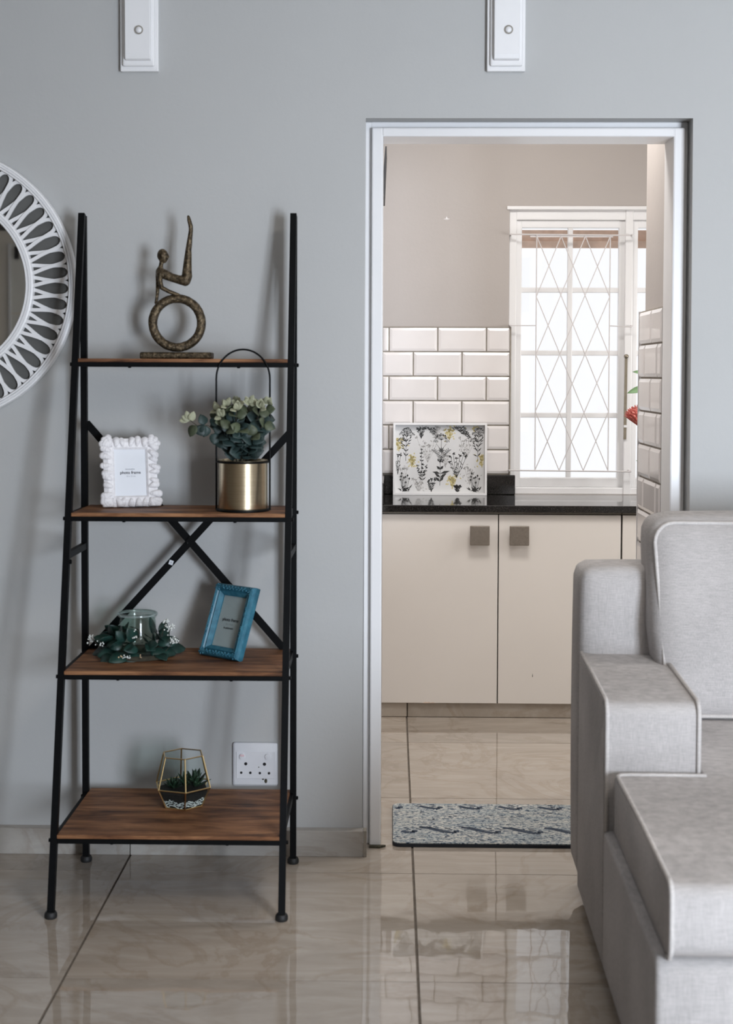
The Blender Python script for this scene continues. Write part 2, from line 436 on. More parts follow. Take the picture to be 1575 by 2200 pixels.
# marble skirting
b = bm_(); box(b, XL, -.083, -.026, -.0002, .0, .070); skl = struct('baseboard_back', b, 'grout_taupe')
e = [XL, -3.215, -2.395, -1.575, -.7545, -.0765]
for i in range(5):
    t = bm_(); box(t, e[i]+.001, e[i+1]-.0012, -.033, -.026, .0, .0755, .0012, 1); obj('tile', t, 'skirting_marble', skl)
    t = bm_(); box(t, e[i]+.001, e[i+1]-.0012, -.026, -.0002, .070, .0755, .0008, 1); obj('tile_top', t, 'skirting_marble', skl)
b = bm_(); box(b, -.0765, -.067, -.0335, -.0003, 0, .0765, .001, 1); obj('edge_trim', b, 'grout_taupe', skl)
b = bm_(); box(b, OX1+.003, XR, -.033, -.0002, 0, .0755, .001, 1); struct('baseboard_right', b, 'skirting_marble')
# kitchen window
Yw = KY+.018
b = bm_()
box(b, WX0, WX0+.034, Yw, KY+.10, WZ0, WZ1, .004); box(b, WX1-.034, WX1, Yw, KY+.10, WZ0, WZ1, .004)
box(b, WX0+.03, WX1-.03, Yw-.001, KY+.099, WZ1-.046, WZ1, .004); box(b, WX0+.03, WX1-.03, Yw-.001, KY+.099, WZ0, WZ0+.03, .004)
box(b, 1.022, 1.056, Yw-.006, KY+.10, WZ0, WZ1, .004)
win = struct('window_1', b, 'white_gloss')
b = bm_(); box(b, WX0-.012, WX1, KY-.010, KY+.02, WZ1-.004, WZ1+.012, .003); obj('head_trim', b, 'white_gloss', win)
zr = [.943, 1.219, 1.494, 1.771, 2.043]
def sash(x0, x1, name):
    f = bm_(); y0, y1 = Yw+.016, Yw+.052
    box(f, x0, x0+.028, y0, y1, WZ0+.03, WZ1-.046, .003); box(f, x1-.028, x1, y0, y1, WZ0+.03, WZ1-.046, .003)
    box(f, x0+.026, x1-.026, y0, y1, WZ0+.03, .943, .003); box(f, x0+.026, x1-.026, y0, y1, 2.043, WZ1-.046, .003)
    so = obj('sash', f, 'white_gloss', win)
    xm = (x0+x1)/2
    g = bm_(); box(g, xm-.011, xm+.011, y0+.004, y1-.006, .94, 2.045, .003); obj('muntin', g, 'white_gloss', so)
    for z in zr[1:4]:
        g = bm_(); box(g, x0+.026, x1-.026, y0+.006, y1-.008, z-.011, z+.011, .003); obj('muntin', g, 'white_gloss', so)
    for xa, xb in ((x0+.026, xm), (xm, x1-.026)):
        for za, zb in zip(zr[:-1], zr[1:]):
            g = bm_(); box(g, xa, xb, y0+.016, y0+.019, za, zb); obj('pane', g, 'window_glass', so)
sash(WX0+.030, 1.026, 'l'); sash(1.052, WX1-.030, 'r')
st = bm_(); tube(st, [(1.0285, Yw-.012, 1.487), (1.0265, Yw-.013, 1.115)], 0, rect=(.012, .006, (0,1,0))); so = obj('stay_bar', st, 'steel_dull', win)
st = bm_(); lathe(st, [(1e-6, -.018), (.009, -.018), (.009, .0), (1e-6, .0)], (1.0290, Yw-.004, 1.480), 12, 'Y'); obj('stay_pivot', st, 'steel_dull', so, True)
st = bm_(); box(st, 1.021, 1.034, Yw-.018, Yw+.002, 1.168, 1.178); obj('stay_clip', st, 'white_gloss', so)
# eave of the roof outside
b = bm_(); box(b, -.6, 3.4, 2.95, 3.05, 2.055, 2.11, .006); box(b, -.6, 3.4, 2.4, 3.6, 2.23, 2.27)
box(b, -.6, 3.4, 2.93, 2.95, 2.02, 2.056, .003)
ev = struct('trim_1', b, 'eave_brown')
# living-room openings behind the camera
def rear_win(name, x0, x1, z0, z1, axis, p0, cols, rows):
    f = bm_()
    def bx(a0, a1, za, zb, t=.05):
        if axis == 'Y': box(f, a0, a1, p0-t, p0, za, zb, .003)
        else: box(f, p0, p0+t, a0, a1, za, zb, .003)
    bx(x0, x0+.06, z0, z1); bx(x1-.06, x1, z0, z1); bx(x0, x1, z0, z0+.07); bx(x0, x1, z1-.06, z1)
    for i in range(1, cols): a = x0+(x1-x0)*i/cols; bx(a-.035, a+.035, z0, z1)
    for i in range(1, rows): z = z0+(z1-z0)*i/rows; bx(x0, x1, z-.012, z+.012, .03)
    return struct(name, f, 'white_gloss')
rear_win('window_2', 1.05, 2.85, 0, 2.0, 'Y', YR-.02, 3, 1)
# white panelled door behind the camera, seen in the round mirror
b = bm_(); box(b, -3.10, -2.20, YR+.002, YR+.03, 0, 2.32, .003); d2 = struct('door_2', b, 'cupboard_beige')
b = bm_(); box(b, -2.492, -2.474, YR+.028, YR+.05, .05, 2.235, .002); obj('stile', b, 'white_gloss', d2)
b = bm_(); box(b, -2.474, -2.25, YR+.028, YR+.042, .05, 2.235, .002); obj('panel', b, 'cupboard_pale', d2)
b = bm_(); box(b, -2.448, -2.420, YR+.040, YR+.06, 2.135, 2.215, .002); obj('catch', b, 'plastic_black', d2)
b = bm_(); box(b, -2.474, -2.25, YR+.040, YR+.048, 1.775, 1.79, .001); obj('rail', b, 'cupboard_beige', d2)

# ------------------------------------------------------------------ corbels
def corbel(cx, label):
    t = thing('corbel', label, 'bracket', (cx, 0, 2.26), group=None)
    y = -.0005
    p = bm_(); box(p, cx-.0545, cx+.0545, -.018, y, 2.2595, CEIL-.001, .003); obj('back_plate', p, 'white_gloss', t)
    p = bm_(); box(p, cx-.046, cx+.046, -.030, -.017, 2.272, CEIL-.001, .005); obj('moulding', p, 'white_gloss', t)
    p = bm_(); prism(p, [(-.0175, 2.284), (-.0425, 2.289), (-.046, 2.30), (-.052, CEIL-.002), (-.0175, CEIL-.002)], 'X', cx-.0365, cx+.0365)
    bmesh.ops.bevel(p, geom=p.edges[:], offset=.002, segments=1, affect='EDGES'); obj('face_board', p, 'white_gloss', t)
    p = bm_(); lathe(p, [(.0095, 0), (.0125, 0), (.0125, -.0012), (.0095, -.0012)], (cx+.004, -.0478, 2.3695), 24, 'Y', True); pl = obj('plug_ring', p, 'grout_taupe', t)
    p = bm_(); lathe(p, [(1e-6, .0), (.0095, .0), (.0085, -.003), (1e-6, -.0035)], (cx+.004, -.0472, 2.3695), 20, 'Y'); obj('plug', p, 'white_gloss', pl, True)
corbel(-.7235, 'white moulded wooden corbel with a round plug, high on the wall above the ladder shelf')
corbel(.3215, 'white moulded wooden corbel with a round plug, high on the wall above the doorway')

# ------------------------------------------------------------------ ladder shelf
LX, RX, HB = -.870, -.276, .0085
def legY(z): return -.515+z*(.408/1.845)
lad = thing('ladder_shelf', 'black metal ladder shelf with four brown wooden boards against the grey wall', 'shelf', (-.573, -.3, 0))
for X, zt in ((LX, 1.845), (RX, 1.845)):
    p = bm_(); tube(p, [(X, legY(.012), .012), (X, legY(zt), zt)], 0, rect=(.0175, .0175, (0, 1, 0))); obj('front_leg', p, 'black_metal', lad)
    p = bm_(); tube(p, [(X, -.088, .012), (X, -.088, zt-.004)], 0, rect=(.0175, .0175, (0, 1, 0))); obj('rear_leg', p, 'black_metal', lad)
    for y in (legY(0.008), -.088):
        p = bm_(); lathe(p, [(1e-6, 0), (.0150, 0), (.0165, .003), (.0165, .011), (.0135, .016), (1e-6, .017)], (X, y, 0), 24); obj('foot', p, 'rubber_black', lad, .6)
    s = -1 if X == LX else 1
    p = bm_(); tube(p, [(X+.0*s, legY(.909)+.008, .909), (X, -.096, .909)], 0, rect=(.014, .018, (0, 0, 1))); obj('side_brace', p, 'black_metal', lad)
    p = bm_(); lathe(p, [(1e-6, 0), (.006, 0), (.006, .005), (1e-6, .006)], (X-s*.0088, legY(.893), .893), 12, 'X'); obj('bolt', p, 'black_metal', lad)
zs = [1.439, 1.0229, .6129, .2046]
for z in zs:
    fr = bm_(); zt, zb = z-.010, z-.0225; yf = legY(z-.016); yb = -.088
    tube(fr, [(LX+HB, yf, (zt+zb)/2), (RX-HB, yf, (zt+zb)/2)], 0, rect=(.0165, zt-zb, (0, 0, 1)))
    tube(fr, [(LX+HB, yb+.016, (zt+zb)/2), (RX-HB, yb+.016, (zt+zb)/2)], 0, rect=(.014, zt-zb, (0, 0, 1)))
    for X in (LX, RX):
        s = 1 if X == LX else -1
        tube(fr, [(X+s*.004, yf, z-.011), (X+s*.004, yb, z-.011)], 0, rect=(.0085, .021, (0, 0, 1)))
    f = obj('shelf_frame', fr, 'black_metal', lad)
    w_ = bm_(); box(w_, LX+.0088, RX-.0088, yf-.008, -.060, z-.010, z, .0016); obj('shelf_board', w_, 'shelf_wood', lad)
    for X, s in ((LX, -1), (RX, 1)):
        for y, dz in ((yf, -.016), (yb, -.016)):
            p = bm_(); lathe(p, [(1e-6, 0), (.0052, 0), (.0052, s*.005), (1e-6, s*.006)], (X+s*.0087, y, z+dz), 12, 'X'); obj('bolt', p, 'black_metal', lad)
    for X in (-.72, -.42):
        p = bm_(); lathe(p, [(1e-6, 0), (.005, 0), (.004, -.003), (1e-6, -.0035)], (X, yf, zb), 12, 'Z'); obj('bolt', p, 'black_metal', lad)
p = bm_(); tube(p, [(LX+.004, -.079, 1.258), (RX-.004, -.079, .588)], 0, rect=(.021, .004, (0, 1, 0))); br1 = obj('cross_brace', p, 'black_metal', lad)
p = bm_(); tube(p, [(RX-.004, -.0835, 1.240), (LX+.004, -.0835, .598)], 0, rect=(.021, .004, (0, 1, 0))); br2 = obj('cross_brace', p, 'black_metal', lad)
p = bm_(); lathe(p, [(1e-6, 0), (.006, 0), (.005, -.004), (1e-6, -.005)], (-.580, -.0815, .9175), 12, 'Y'); obj('bolt', p, 'black_metal', lad)
a = Matrix.Translation((-.6245, -.0862, .8615)) @ Matrix.Rotation(.35, 4, 'Y')
p = bm_(); box(p, -.006, .006, -.0007, 0, -.0065, .0065); p.transform(a); tg = obj('price_sticker', p, 'card_white', br2, label='small white sticker')
p = bm_(); box(p, -.0012, .0014, -.001, -.0006, -.002, .0025); p.transform(a); obj('sticker_print', p, 'ink_grey', tg)

# ------------------------------------------------------------------ round mirror
MC = Vector((-1.2965, -.004, 1.6515))
mir = thing('wall_mirror', 'round wall mirror in a white frame of interlaced loops, left of the ladder shelf', 'mirror', MC)
p = bm_(); lathe(p, [(1e-6, -.002), (.380, -.002), (.380, -.008), (1e-6, -.008)], MC, 96, 'Y'); obj('backing', p, 'backing_grey', mir, .5)
def ring(name, r0, r1, d0, d1):
    w_ = r1-r0; q = []
    pr = [(r0, d0), (r0, d1*.7), (r0+w_*.12, d1), (r0+w_*.28, d1), (r0+w_*.36, d1*.82), (r0+w_*.42, d1*.98), (r0+w_*.58, d1*.98), (r0+w_*.64, d1*.80), (r0+w_*.72, d1*.9), (r0+w_*.9, d1*.82), (r1, d1*.5), (r1, d0)]
    p = bm_(); lathe(p, pr, MC, 128, 'Y', True); return obj(name, p, 'white_gloss', mir, .5)
ring('outer_ring', .369, .3915, -.002, -.028); ring('inner_ring', .245, .270, -.010, -.030)
NL = 48; R0, R1 = .263, .374; S0 = 2*PI/NL
def loop_bm():
    pts = []; n = 10
    # parametric: half width h(t) in units of spacing, from inner ring to the outer tip
    prof = [(0, .86), (.15, .76), (.33, .62), (.5, .53), (.68, .48), (.82, .43), (.91, .34), (.97, .2), (1.0, 0)]
    left = [(-h, t) for t, h in prof]; right = [(h, t) for t, h in prof[::-1][1:]]
    for i, (h, t) in enumerate(left+right):
        r = R0+(R1-R0)*t; a = h*S0
        d = -.017 + .0035*(1 if i < len(left) else -1)*(1-t) 
        pts.append((r*math.sin(a), d, r*math.cos(a)))
    b = bm_(); tube(b, pts, 0, rect=(.0102, .006, (0, 1, 0))); return b
lm = fin('loop', loop_bm(), 'white_gloss', .6)
for k in range(NL):
    inst('loop', lm, mir, Matrix.Translation(MC) @ Matrix.Rotation(k*S0+.03, 4, 'Y'))
p = bm_(); lathe(p, [(1e-6, -.011), (.250, -.011), (.250, -.0125), (1e-6, -.0125)], MC, 96, 'Y'); obj('mirror_glass', p, 'mirror_glass', mir, .5)

# ------------------------------------------------------------------ sculpture
sY = -.130
sc = thing('acrobat_figurine', 'bronze figurine of an acrobat balancing on a ring, on the top shelf', 'figurine', (-.600, sY, 1.439))
def sp(px, py, dy=0): # drawing units of the figurine to metres
    return Vector((-.6995+(px-302)*.001297, sY+dy, 1.439+(769-py)*.001297))
p = bm_(); box(p, -.6995, -.5005, sY-.030, sY+.030, 1.439, 1.4575, .004, 3)
bmesh.ops.subdivide_edges(p, edges=p.edges[:], cuts=3, use_grid_fill=True)
for v in p.verts: v.co += Vector((rnd.uniform(-1,1), rnd.uniform(-1,1), rnd.uniform(-.6,.6) if v.co.z > 1.445 else 0))*.0007
obj('plinth', p, 'bronze', sc, .7)
rc = Vector((-.5995, sY, 1.5395)); pr = []
p = bm_()
for k in range(12):
    a = 2*PI*k/12; pr.append((.0680+.0125*math.copysign(abs(math.cos(a))**.75, math.cos(a)), .0150*math.copysign(abs(math.sin(a))**.75, math.sin(a))))
lathe(p, pr, rc, 72, 'Y', True)
for v in p.verts: v.co += Vector((rnd.uniform(-1,1), rnd.uniform(-1,1), rnd.uniform(-1,1)))*.0006
obj('ring', p, 'bronze', sc, True)
def Zp(x, y, dy=0): return sp(270+x/6.11, 430+y/6.11, dy)
def body_mesh(verts, edges, extra, k=1.36, vox=.0011):
    """one continuous tapered body grown around the joints"""
    b = bm_()
    for i, j in edges:
        (p, r), (q, t) = verts[i], verts[j]
        n = max(2, int((q-p).length/.0022))
        for m in range(n+1): icos(b, p.lerp(q, m/n), k*(r+(t-r)*m/n), 2)
    me = bpy.data.meshes.new('body'); extra.to_mesh(me); extra.free(); b.from_mesh(me); b.to_mesh(me); b.free()
    o = bpy.data.objects.new('body', me); C.objects.link(o)
    rm = o.modifiers.new('r', 'REMESH'); rm.mode = 'VOXEL'; rm.voxel_size = vox
    sm = o.modifiers.new('s', 'SMOOTH'); sm.factor = .5; sm.iterations = 3
    dg = bpy.context.evaluated_depsgraph_get(); m2 = bpy.data.meshes.new_from_object(o.evaluated_get(dg))
    b = bm_(); b.from_mesh(m2); bpy.data.objects.remove(o); bpy.data.meshes.remove(me); bpy.data.meshes.remove(m2)
    return b
V = []; Ed = []
def chain(pts, start=None):
    prev = start
    for v, r in pts:
        V.append((v, r)); i = len(V)-1
        if prev is not None: Ed.append((prev, i))
        prev = i
    return prev
hip = chain([(Zp(775, 1045), .0112)])
waist = chain([(Zp(690, 1030), .0094)], hip)
chest = chain([(Zp(590, 1000), .0092), (Zp(500, 960), .0105)], waist)
neckb = chain([(Zp(440, 925), .0088)], chest)
chain([(Zp(452, 865), .0050), (Zp(462, 805), .0046), (Zp(472, 745), .0050)], neckb)
knee = chain([(Zp(797, 985), .0112), (Zp(800, 900), .0098), (Zp(806, 800), .0086), (Zp(814, 700), .0074)], hip)
for s in (-1, 1):
    d = .0046*s
    an = chain([(Zp(818, 640, d), .0060), (Zp(828, 570, d), .0058), (Zp(838, 480, d), .0048), (Zp(850, 385, d), .0042)], knee)
    chain([(Zp(848, 330, d), .0044), (Zp(828, 255, d), .0040), (Zp(818, 205, d), .0026)], an)
chain([(Zp(447, 965, -.012), .0062), (Zp(455, 1060, -.014), .0050), (Zp(475, 1140, -.014), .0046), (Zp(570, 1190, -.012), .0044), (Zp(670, 1225, -.006), .0038), (Zp(735, 1258, -.003), .0034), (Zp(775, 1290, -.002), .0024)], neckb)
chain([(Zp(412, 975, .011), .0060), (Zp(405, 1060, .013), .0048), (Zp(402, 1140, .013), .0044), (Zp(398, 1220, .010), .0038), (Zp(392, 1290, .006), .0036), (Zp(380, 1335, .004), .0026)], neckb)
# head: egg with brow, nose, chin and ears, same surface colour
hb = bm_(); bmesh.ops.create_icosphere(hb, subdivisions=4, radius=1)
hc = Zp(478, 722)
for v in hb.verts:
    x, y, z = v.co
    fx = 1.0
    if z < 0: fx = 1-.30*(-z)**1.3
    nx = x*.0118*fx + (.0022*max(0, -z) if x > 0 else .0)
    ny = y*.0102*(1-.25*max(0, -z)); nz = z*.0160
    if x > .6:
        nx += .0030*math.exp(-((z+.18)/.16)**2-((y)/.18)**2)       # nose
        nx += .0010*math.exp(-((z-.12)/.10)**2)                      # brow
        nx -= .0012*math.exp(-((z-.0)/.09)**2-((abs(y)-.36)/.16)**2) # eye hollows
        nx += .0010*math.exp(-((z+.52)/.09)**2-(y/.3)**2)            # lips
    if abs(y) > .8: ny *= 1+.12*math.exp(-((z+.05)/.22)**2-((x+.05)/.2)**2) # ears
    v.co = Vector((nx, ny, nz))
hb.transform(Matrix.Diagonal((1.32, 1.3, 1.27, 1)))
hb.transform(Matrix.Translation(hc) @ Matrix.Rotation(-.10, 4, 'Y'))
p = body_mesh(V, Ed, hb)
obj('figure', p, 'bronze', sc, True)

# ------------------------------------------------------------------ photo frames
def rect_ring(bm, prof, w, h):
    """prof: list of (inset, depth) swept around a w x h rectangle centred on x, z from 0"""
    loops = []
    for ins, d in prof:
        x, z0, z1 = w/2-ins, ins, h-ins
        loops.append([bm.verts.new(q) for q in ((-x, d, z0), (x, d, z0), (x, d, z1), (-x, d, z1))])
    L = len(loops)
    for i in range(L):
        a, c = loops[i], loops[(i+1) % L]
        for k in range(4): bm.faces.new((a[k], a[(k+1) % 4], c[(k+1) % 4], c[k]))
    return bm
def letter(parent, txt, size, x, y, z, mat, bold=0):
    b = text_bm(txt, size); b.transform(Matrix.Translation((x, y, z)) @ Matrix.Rotation(PI/2, 4, 'X'))
    return obj('lettering', b, mat, parent, local=True)
wf = thing('photo_frame', 'white photo frame with scalloped scrollwork border on the second shelf', 'picture frame', (-.728, -.137, 1.0245), (math.radians(-11.5), 0, math.radians(19)))
W_, H_ = .150, .193
p = bm_(); rect_ring(p, [(0, .006), (0, -.006), (.012, -.012), (.026, -.010), (.031, -.004), (.031, .006)], W_, H_); obj('border', p, 'white_resin', wf, .5, True)
p = bm_(); box(p, -W_/2+.03, W_/2-.03, -.002, .006, .03, H_-.03); cd = obj('card', p, 'card_white', wf, local=True, label='white paper insert')
letter(cd, 'photo frame', .0115, 0, -.0026, .093, 'ink'); letter(cd, 'decorative', .0062, -.001, -.0026, .1045, 'ink_grey'); letter(cd, '10 x 15 cm', .0058, .001, -.0026, .0845, 'ink_grey')
p = bm_(); box(p, -.025, .025, .006, .008, .0, .13); p.transform(Matrix.Translation((0, .002, 0)) @ Matrix.Rotation(0, 4, 'X')); obj('easel_back', p, 'white_resin', wf, local=True)
p = bm_()
def scroll(bm, cx, cz, ang, ln, wd):
    for j in range(6):
        f = j/5; r = wd*(.50+.55*f)*.5
        icos(bm, (cx+math.sin(ang)*ln*f, -.008-.005*math.sin(PI*f), cz+math.cos(ang)*ln*f), r, 2, (1, .8, 1))
rr = random.Random(3)
per = []
nx_, nz_ = 7, 9
for i in range(nx_):
    x = -W_/2+.016+(W_-.032)*i/(nx_-1)
    per.append((x, H_-.022, rr.uniform(-.5, .5), .016+rr.uniform(0, .006))); per.append((x, .022, PI+rr.uniform(-.5, .5), .014+rr.uniform(0, .006)))
for i in range(nz_):
    z = .016+(H_-.032)*i/(nz_-1)
    per.append((-W_/2+.022, z, -PI/2+rr.uniform(-.7, .5), .016+rr.uniform(0, .009))); per.append((W_/2-.022, z, PI/2+rr.uniform(-.5, .7), .016+rr.uniform(0, .009)))
for x, z, a, ln in per: scroll(p, x, z, a, ln, .0178+rr.uniform(-.002, .004))
for sx in (-1, 1):
    for sz in (0, 1):
        for da in (-.5, 0, .5): scroll(p, sx*(W_/2-.022), .022 if not sz else H_-.022, sx*(PI/4 if sz else 3*PI/4)+da, .026, .019)
for v in p.verts: v.co.z = max(v.co.z, .0)
obj('scrollwork', p, 'white_resin', wf, True, True)['kind'] = 'stuff'

bf = thing('photo_frame', 'teal blue photo frame with moulded border leaning on the third shelf', 'picture frame', (-.4715, -.2065, .614), (math.radians(-20.5), 0, math.radians(-39)))
W_, H_ = .152, .205
p = bm_(); rect_ring(p, [(0, .012), (0, -.004), (.003, -.012), (.009, -.016), (.014, -.013), (.017, -.008), (.021, -.011), (.025, -.007), (.031, -.001), (.031, .012)], W_, H_); obj('border', p, 'teal_paint', bf, .35, True)
p = bm_(); box(p, -W_/2+.03, W_/2-.03, .003, .012, .03, H_-.03); cd = obj('card', p, 'card_cool', bf, local=True, label='pale grey paper insert behind glass')
letter(cd, 'photo frame', .0125, .002, .0024, .1035, 'ink'); letter(cd, '10 x 15 cm', .0065, .001, .0024, .0930, 'ink_grey'); letter(cd, 'in polyresin', .0080, .001, .0024, .0820, 'ink')
p = bm_(); box(p, -W_/2+.03, W_/2-.03, .000, .0012, .03, H_-.03); obj('glass', p, 'thin_glass', bf, local=True)
p = bm_()
for sx in (-1, 1):
    for sz in (0, 1):
        cx, cz = sx*(W_/2-.012), (.012 if not sz else H_-.012)
        for j in range(14):
            a = j*.9; r = .0015+.0008*j
            icos(p, (cx+math.cos(a)*r*.9, -.013, cz+math.sin(a)*r*.9), .0032, 1, (1, .8, 1))
for j in range(30):
    x = -W_/2+.028+(W_-.056)*j/29
    for z in (.011, H_-.011): icos(p, (x, -.0145, z+.0035*math.sin(j*1.7)), .0026+.001*math.sin(j*.9)**2, 1, (1.2, .7, 1))
for z0 in (.075, .13):
    for j in range(7):
        for sx in (-1, 1): icos(p, (sx*(W_/2-.011)+.002*math.sin(j*2), -.0145, z0+(j-3)*.0055), .0030, 1, (1, .7, 1))
obj('ornament', p, 'teal_paint', bf, True, True)['kind'] = 'stuff'
p = bm_(); tube(p, [(0, .0125, .15), (0, .062, .0035)], 0, rect=(.045, .003, (0, 1, 0))); p.verts.ensure_lookup_table(); obj('easel_back', p, 'plastic_black', bf, local=True)

# ------------------------------------------------------------------ leaves
def leaf_mesh(name, mat, l, wd, fold=.25, curl=.15, seg=6, round_=.8):
    b = bm_(); rows = []
    for i in range(seg+1):
        t = i/seg; h = wd/2*(math.sin(PI*min(1, t**round_))**.75 if 0 < t < 1 else .0)
        y = l*t; z = -curl*l*t*t
        rows.append([b.verts.new((s*h, y, z+abs(s)*h*fold)) for s in (-1, 0, 1)])
    for a, c in zip(rows[:-1], rows[1:]):
        for k in range(2): b.faces.new((a[k], a[k+1], c[k+1], c[k]))
    bmesh.ops.remove_doubles(b, verts=b.verts[:], dist=1e-6)
    r = bmesh.ops.solidify(b, geom=b.faces[:], thickness=.0006)
    return fin(name, b, mat, True)
def orient(loc, d, n, scale=1):
    d = Vector(d).normalized(); n = Vector(n); s = d.cross(n)
    if s.length < 1e-4: s = d.orthogonal()
    s.normalize(); n = s.cross(d)
    m = Matrix(((s.x, d.x, n.x, loc[0]), (s.y, d.y, n.y, loc[1]), (s.z, d.z, n.z, loc[2]), (0, 0, 0, 1)))
    return m @ Matrix.Diagonal((scale, scale, scale, 1))
# ------------------------------------------------------------------ brass planter with eucalyptus
PC = Vector((-.4065, -.2115, 1.0229))
pot = thing('planter', 'brass pot of faux eucalyptus in a black hoop stand, second shelf', 'planter', PC)
p = bm_(); lathe(p, [(1e-6, .006), (.0665, .006), (.0675, .010), (.0675, .136), (.0685, .139), (.0668, .140), (.0655, .137), (.0655, .012), (1e-6, .012)], PC, 64); obj('pot', p, 'brushed_brass', pot, .5)
p = bm_(); lathe(p, [(1e-6, .122), (.0652, .122), (.0652, .110), (1e-6, .110)], PC, 32); obj('soil', p, 'soil', pot)
st = bm_()
tube(st, [PC+Vector((.0715*math.cos(2*PI*k/48), .0715*math.sin(2*PI*k/48), .1345)) for k in range(48)], .0022, 8, True)
lathe(st, [(1e-6, 0), (.0725, 0), (.0735, .003), (.0725, .006), (1e-6, .006)], PC, 48)
R = .0735; hp = [PC+Vector((-R, 0, .002))]
for z in (.08, .16, .24, .32): hp.append(PC+Vector((-R, 0, z)))
for k in range(0, 25): a = PI-PI*k/24; hp.append(PC+Vector((R*math.cos(a), 0, .362+.080*math.sin(a))))
for z in (.32, .24, .16, .08, .002): hp.append(PC+Vector((R, 0, z)))
tube(st, hp, .0026, 8); obj('hoop_stand', st, 'black_metal', pot, .7)
LE = leaf_mesh('leaf', 'eucalyptus_leaf', .041, .039, .18, .12); LM = leaf_mesh('leaf', 'eucalyptus_mid', .033, .030, .22, .1); LP = leaf_mesh('leaf', 'eucalyptus_pale', .024, .016, .3, -.1)
sr = random.Random(12)
tips = [(-.070,.135,-.01), (-.042,.150,-.045), (-.012,.140,-.065), (.020,.155,-.03), (.052,.145,-.045), (.070,.155,.0), (.040,.150,.02), (-.020,.155,.03), (-.055,.12,-.05), (.062,.100,-.055), (.0,.085,-.075), (.035,.07,-.07), (-.03,.09,-.075)]
stems = [(PC+Vector((sr.uniform(-.018,.018), sr.uniform(-.018,.018), .120)), PC+Vector((x, y, .14+z*.98))) for x, z, y in tips]
for si, (a, c) in enumerate(stems):
    mid = (a+c)/2+Vector((0, 0, .022)); pts = [a*(1-t)**2+mid*2*t*(1-t)+c*t*t for t in [k/8 for k in range(9)]]
    tw = bm_(); tube(tw, pts, .0013, 5); obj('stem', tw, 'twig', pot, True)
    n = 7
    for k in range(2, 9):
        f = k/8; p0 = pts[k]; d = (pts[k]-pts[k-1]).normalized()
        for s in (-1, 1):
            side = d.cross(Vector((math.sin(k*1.57+si), -1.0, math.cos(k*1.57+si)*.6))).normalized()*s
            dirn = (side*1.0+d*.35+Vector((0, -.30, .05))+Vector((sr.uniform(-.4,.4), sr.uniform(-.4,.2), sr.uniform(-.3,.3)))).normalized()
            nrm = (Vector((.15, -.8, .55))+Vector((sr.uniform(-.4,.4), sr.uniform(-.3,.3), sr.uniform(-.4,.4)))+side*.2).normalized()
            hi = c.z-PC.z > .255
            if k == 8: me, sc_ = (LP if hi else LM), 1
            elif k == 7: me, sc_ = (LM if hi else LE), .95
            else: me, sc_ = LE, .80+.25*math.sin(PI*f)
            inst('leaf', me, pot, orient(p0, dirn, nrm, sc_))
    if c.z-PC.z > .255:
        for j in range(5):
            dd = Vector((sr.uniform(-.6,.6), sr.uniform(-.8,.2), 1)).normalized(); inst('leaf', LP, pot, orient(c+dd*.002, dd, (sr.uniform(-.5,.5), -1, .2), sr.uniform(.8, 1.15)))
# trailing sprig on the left
pts = [PC+Vector(q) for q in ((-.02,-.02,.125), (-.055,-.035,.205), (-.090,-.045,.235), (-.120,-.05,.235), (-.142,-.05,.252))]
tw = bm_(); tube(tw, pts, .0012, 5)
for q, d, n, me, s in (((-.095,-.05,.235),(-.2,0,-1),(.2,-1,.1),LE,.8), ((-.100,-.05,.236),(-.3,0,1),(.6,-.8,.1),LE,.78), ((-.122,-.05,.236),(-.55,-.1,-.9),(.1,-.5,.9),LM,1.1),
        ((-.118,-.05,.236),(.5,-.1,-.75),(-.1,-.8,.5),LE,.85), ((-.138,-.05,.248),(-.9,0,.5),(.2,-1,.2),LP,1.1), ((-.142,-.05,.252),(-.3,0,1),(.1,-1,0),LP,1.0), ((-.138,-.05,.246),(.35,0,1),(.3,-1,0),LP,1.25), ((-.142,-.05,.25),(-1,0,-.1),(0,-1,.4),LP,1.1),
        ((-.070,-.045,.215),(-.1,-.2,-1),(.2,-1,.1),LE,.8), ((-.062,-.04,.205),(.3,-.3,-1),(-.2,-1,.2),LE,.85), ((-.082,-.04,.235),(.5,-.2,.6),(0,-1,.3),LE,.7)):
    inst('leaf', me, pot, orient(PC+Vector(q), d, n, s))
obj('stem', tw, 'twig', pot, True)

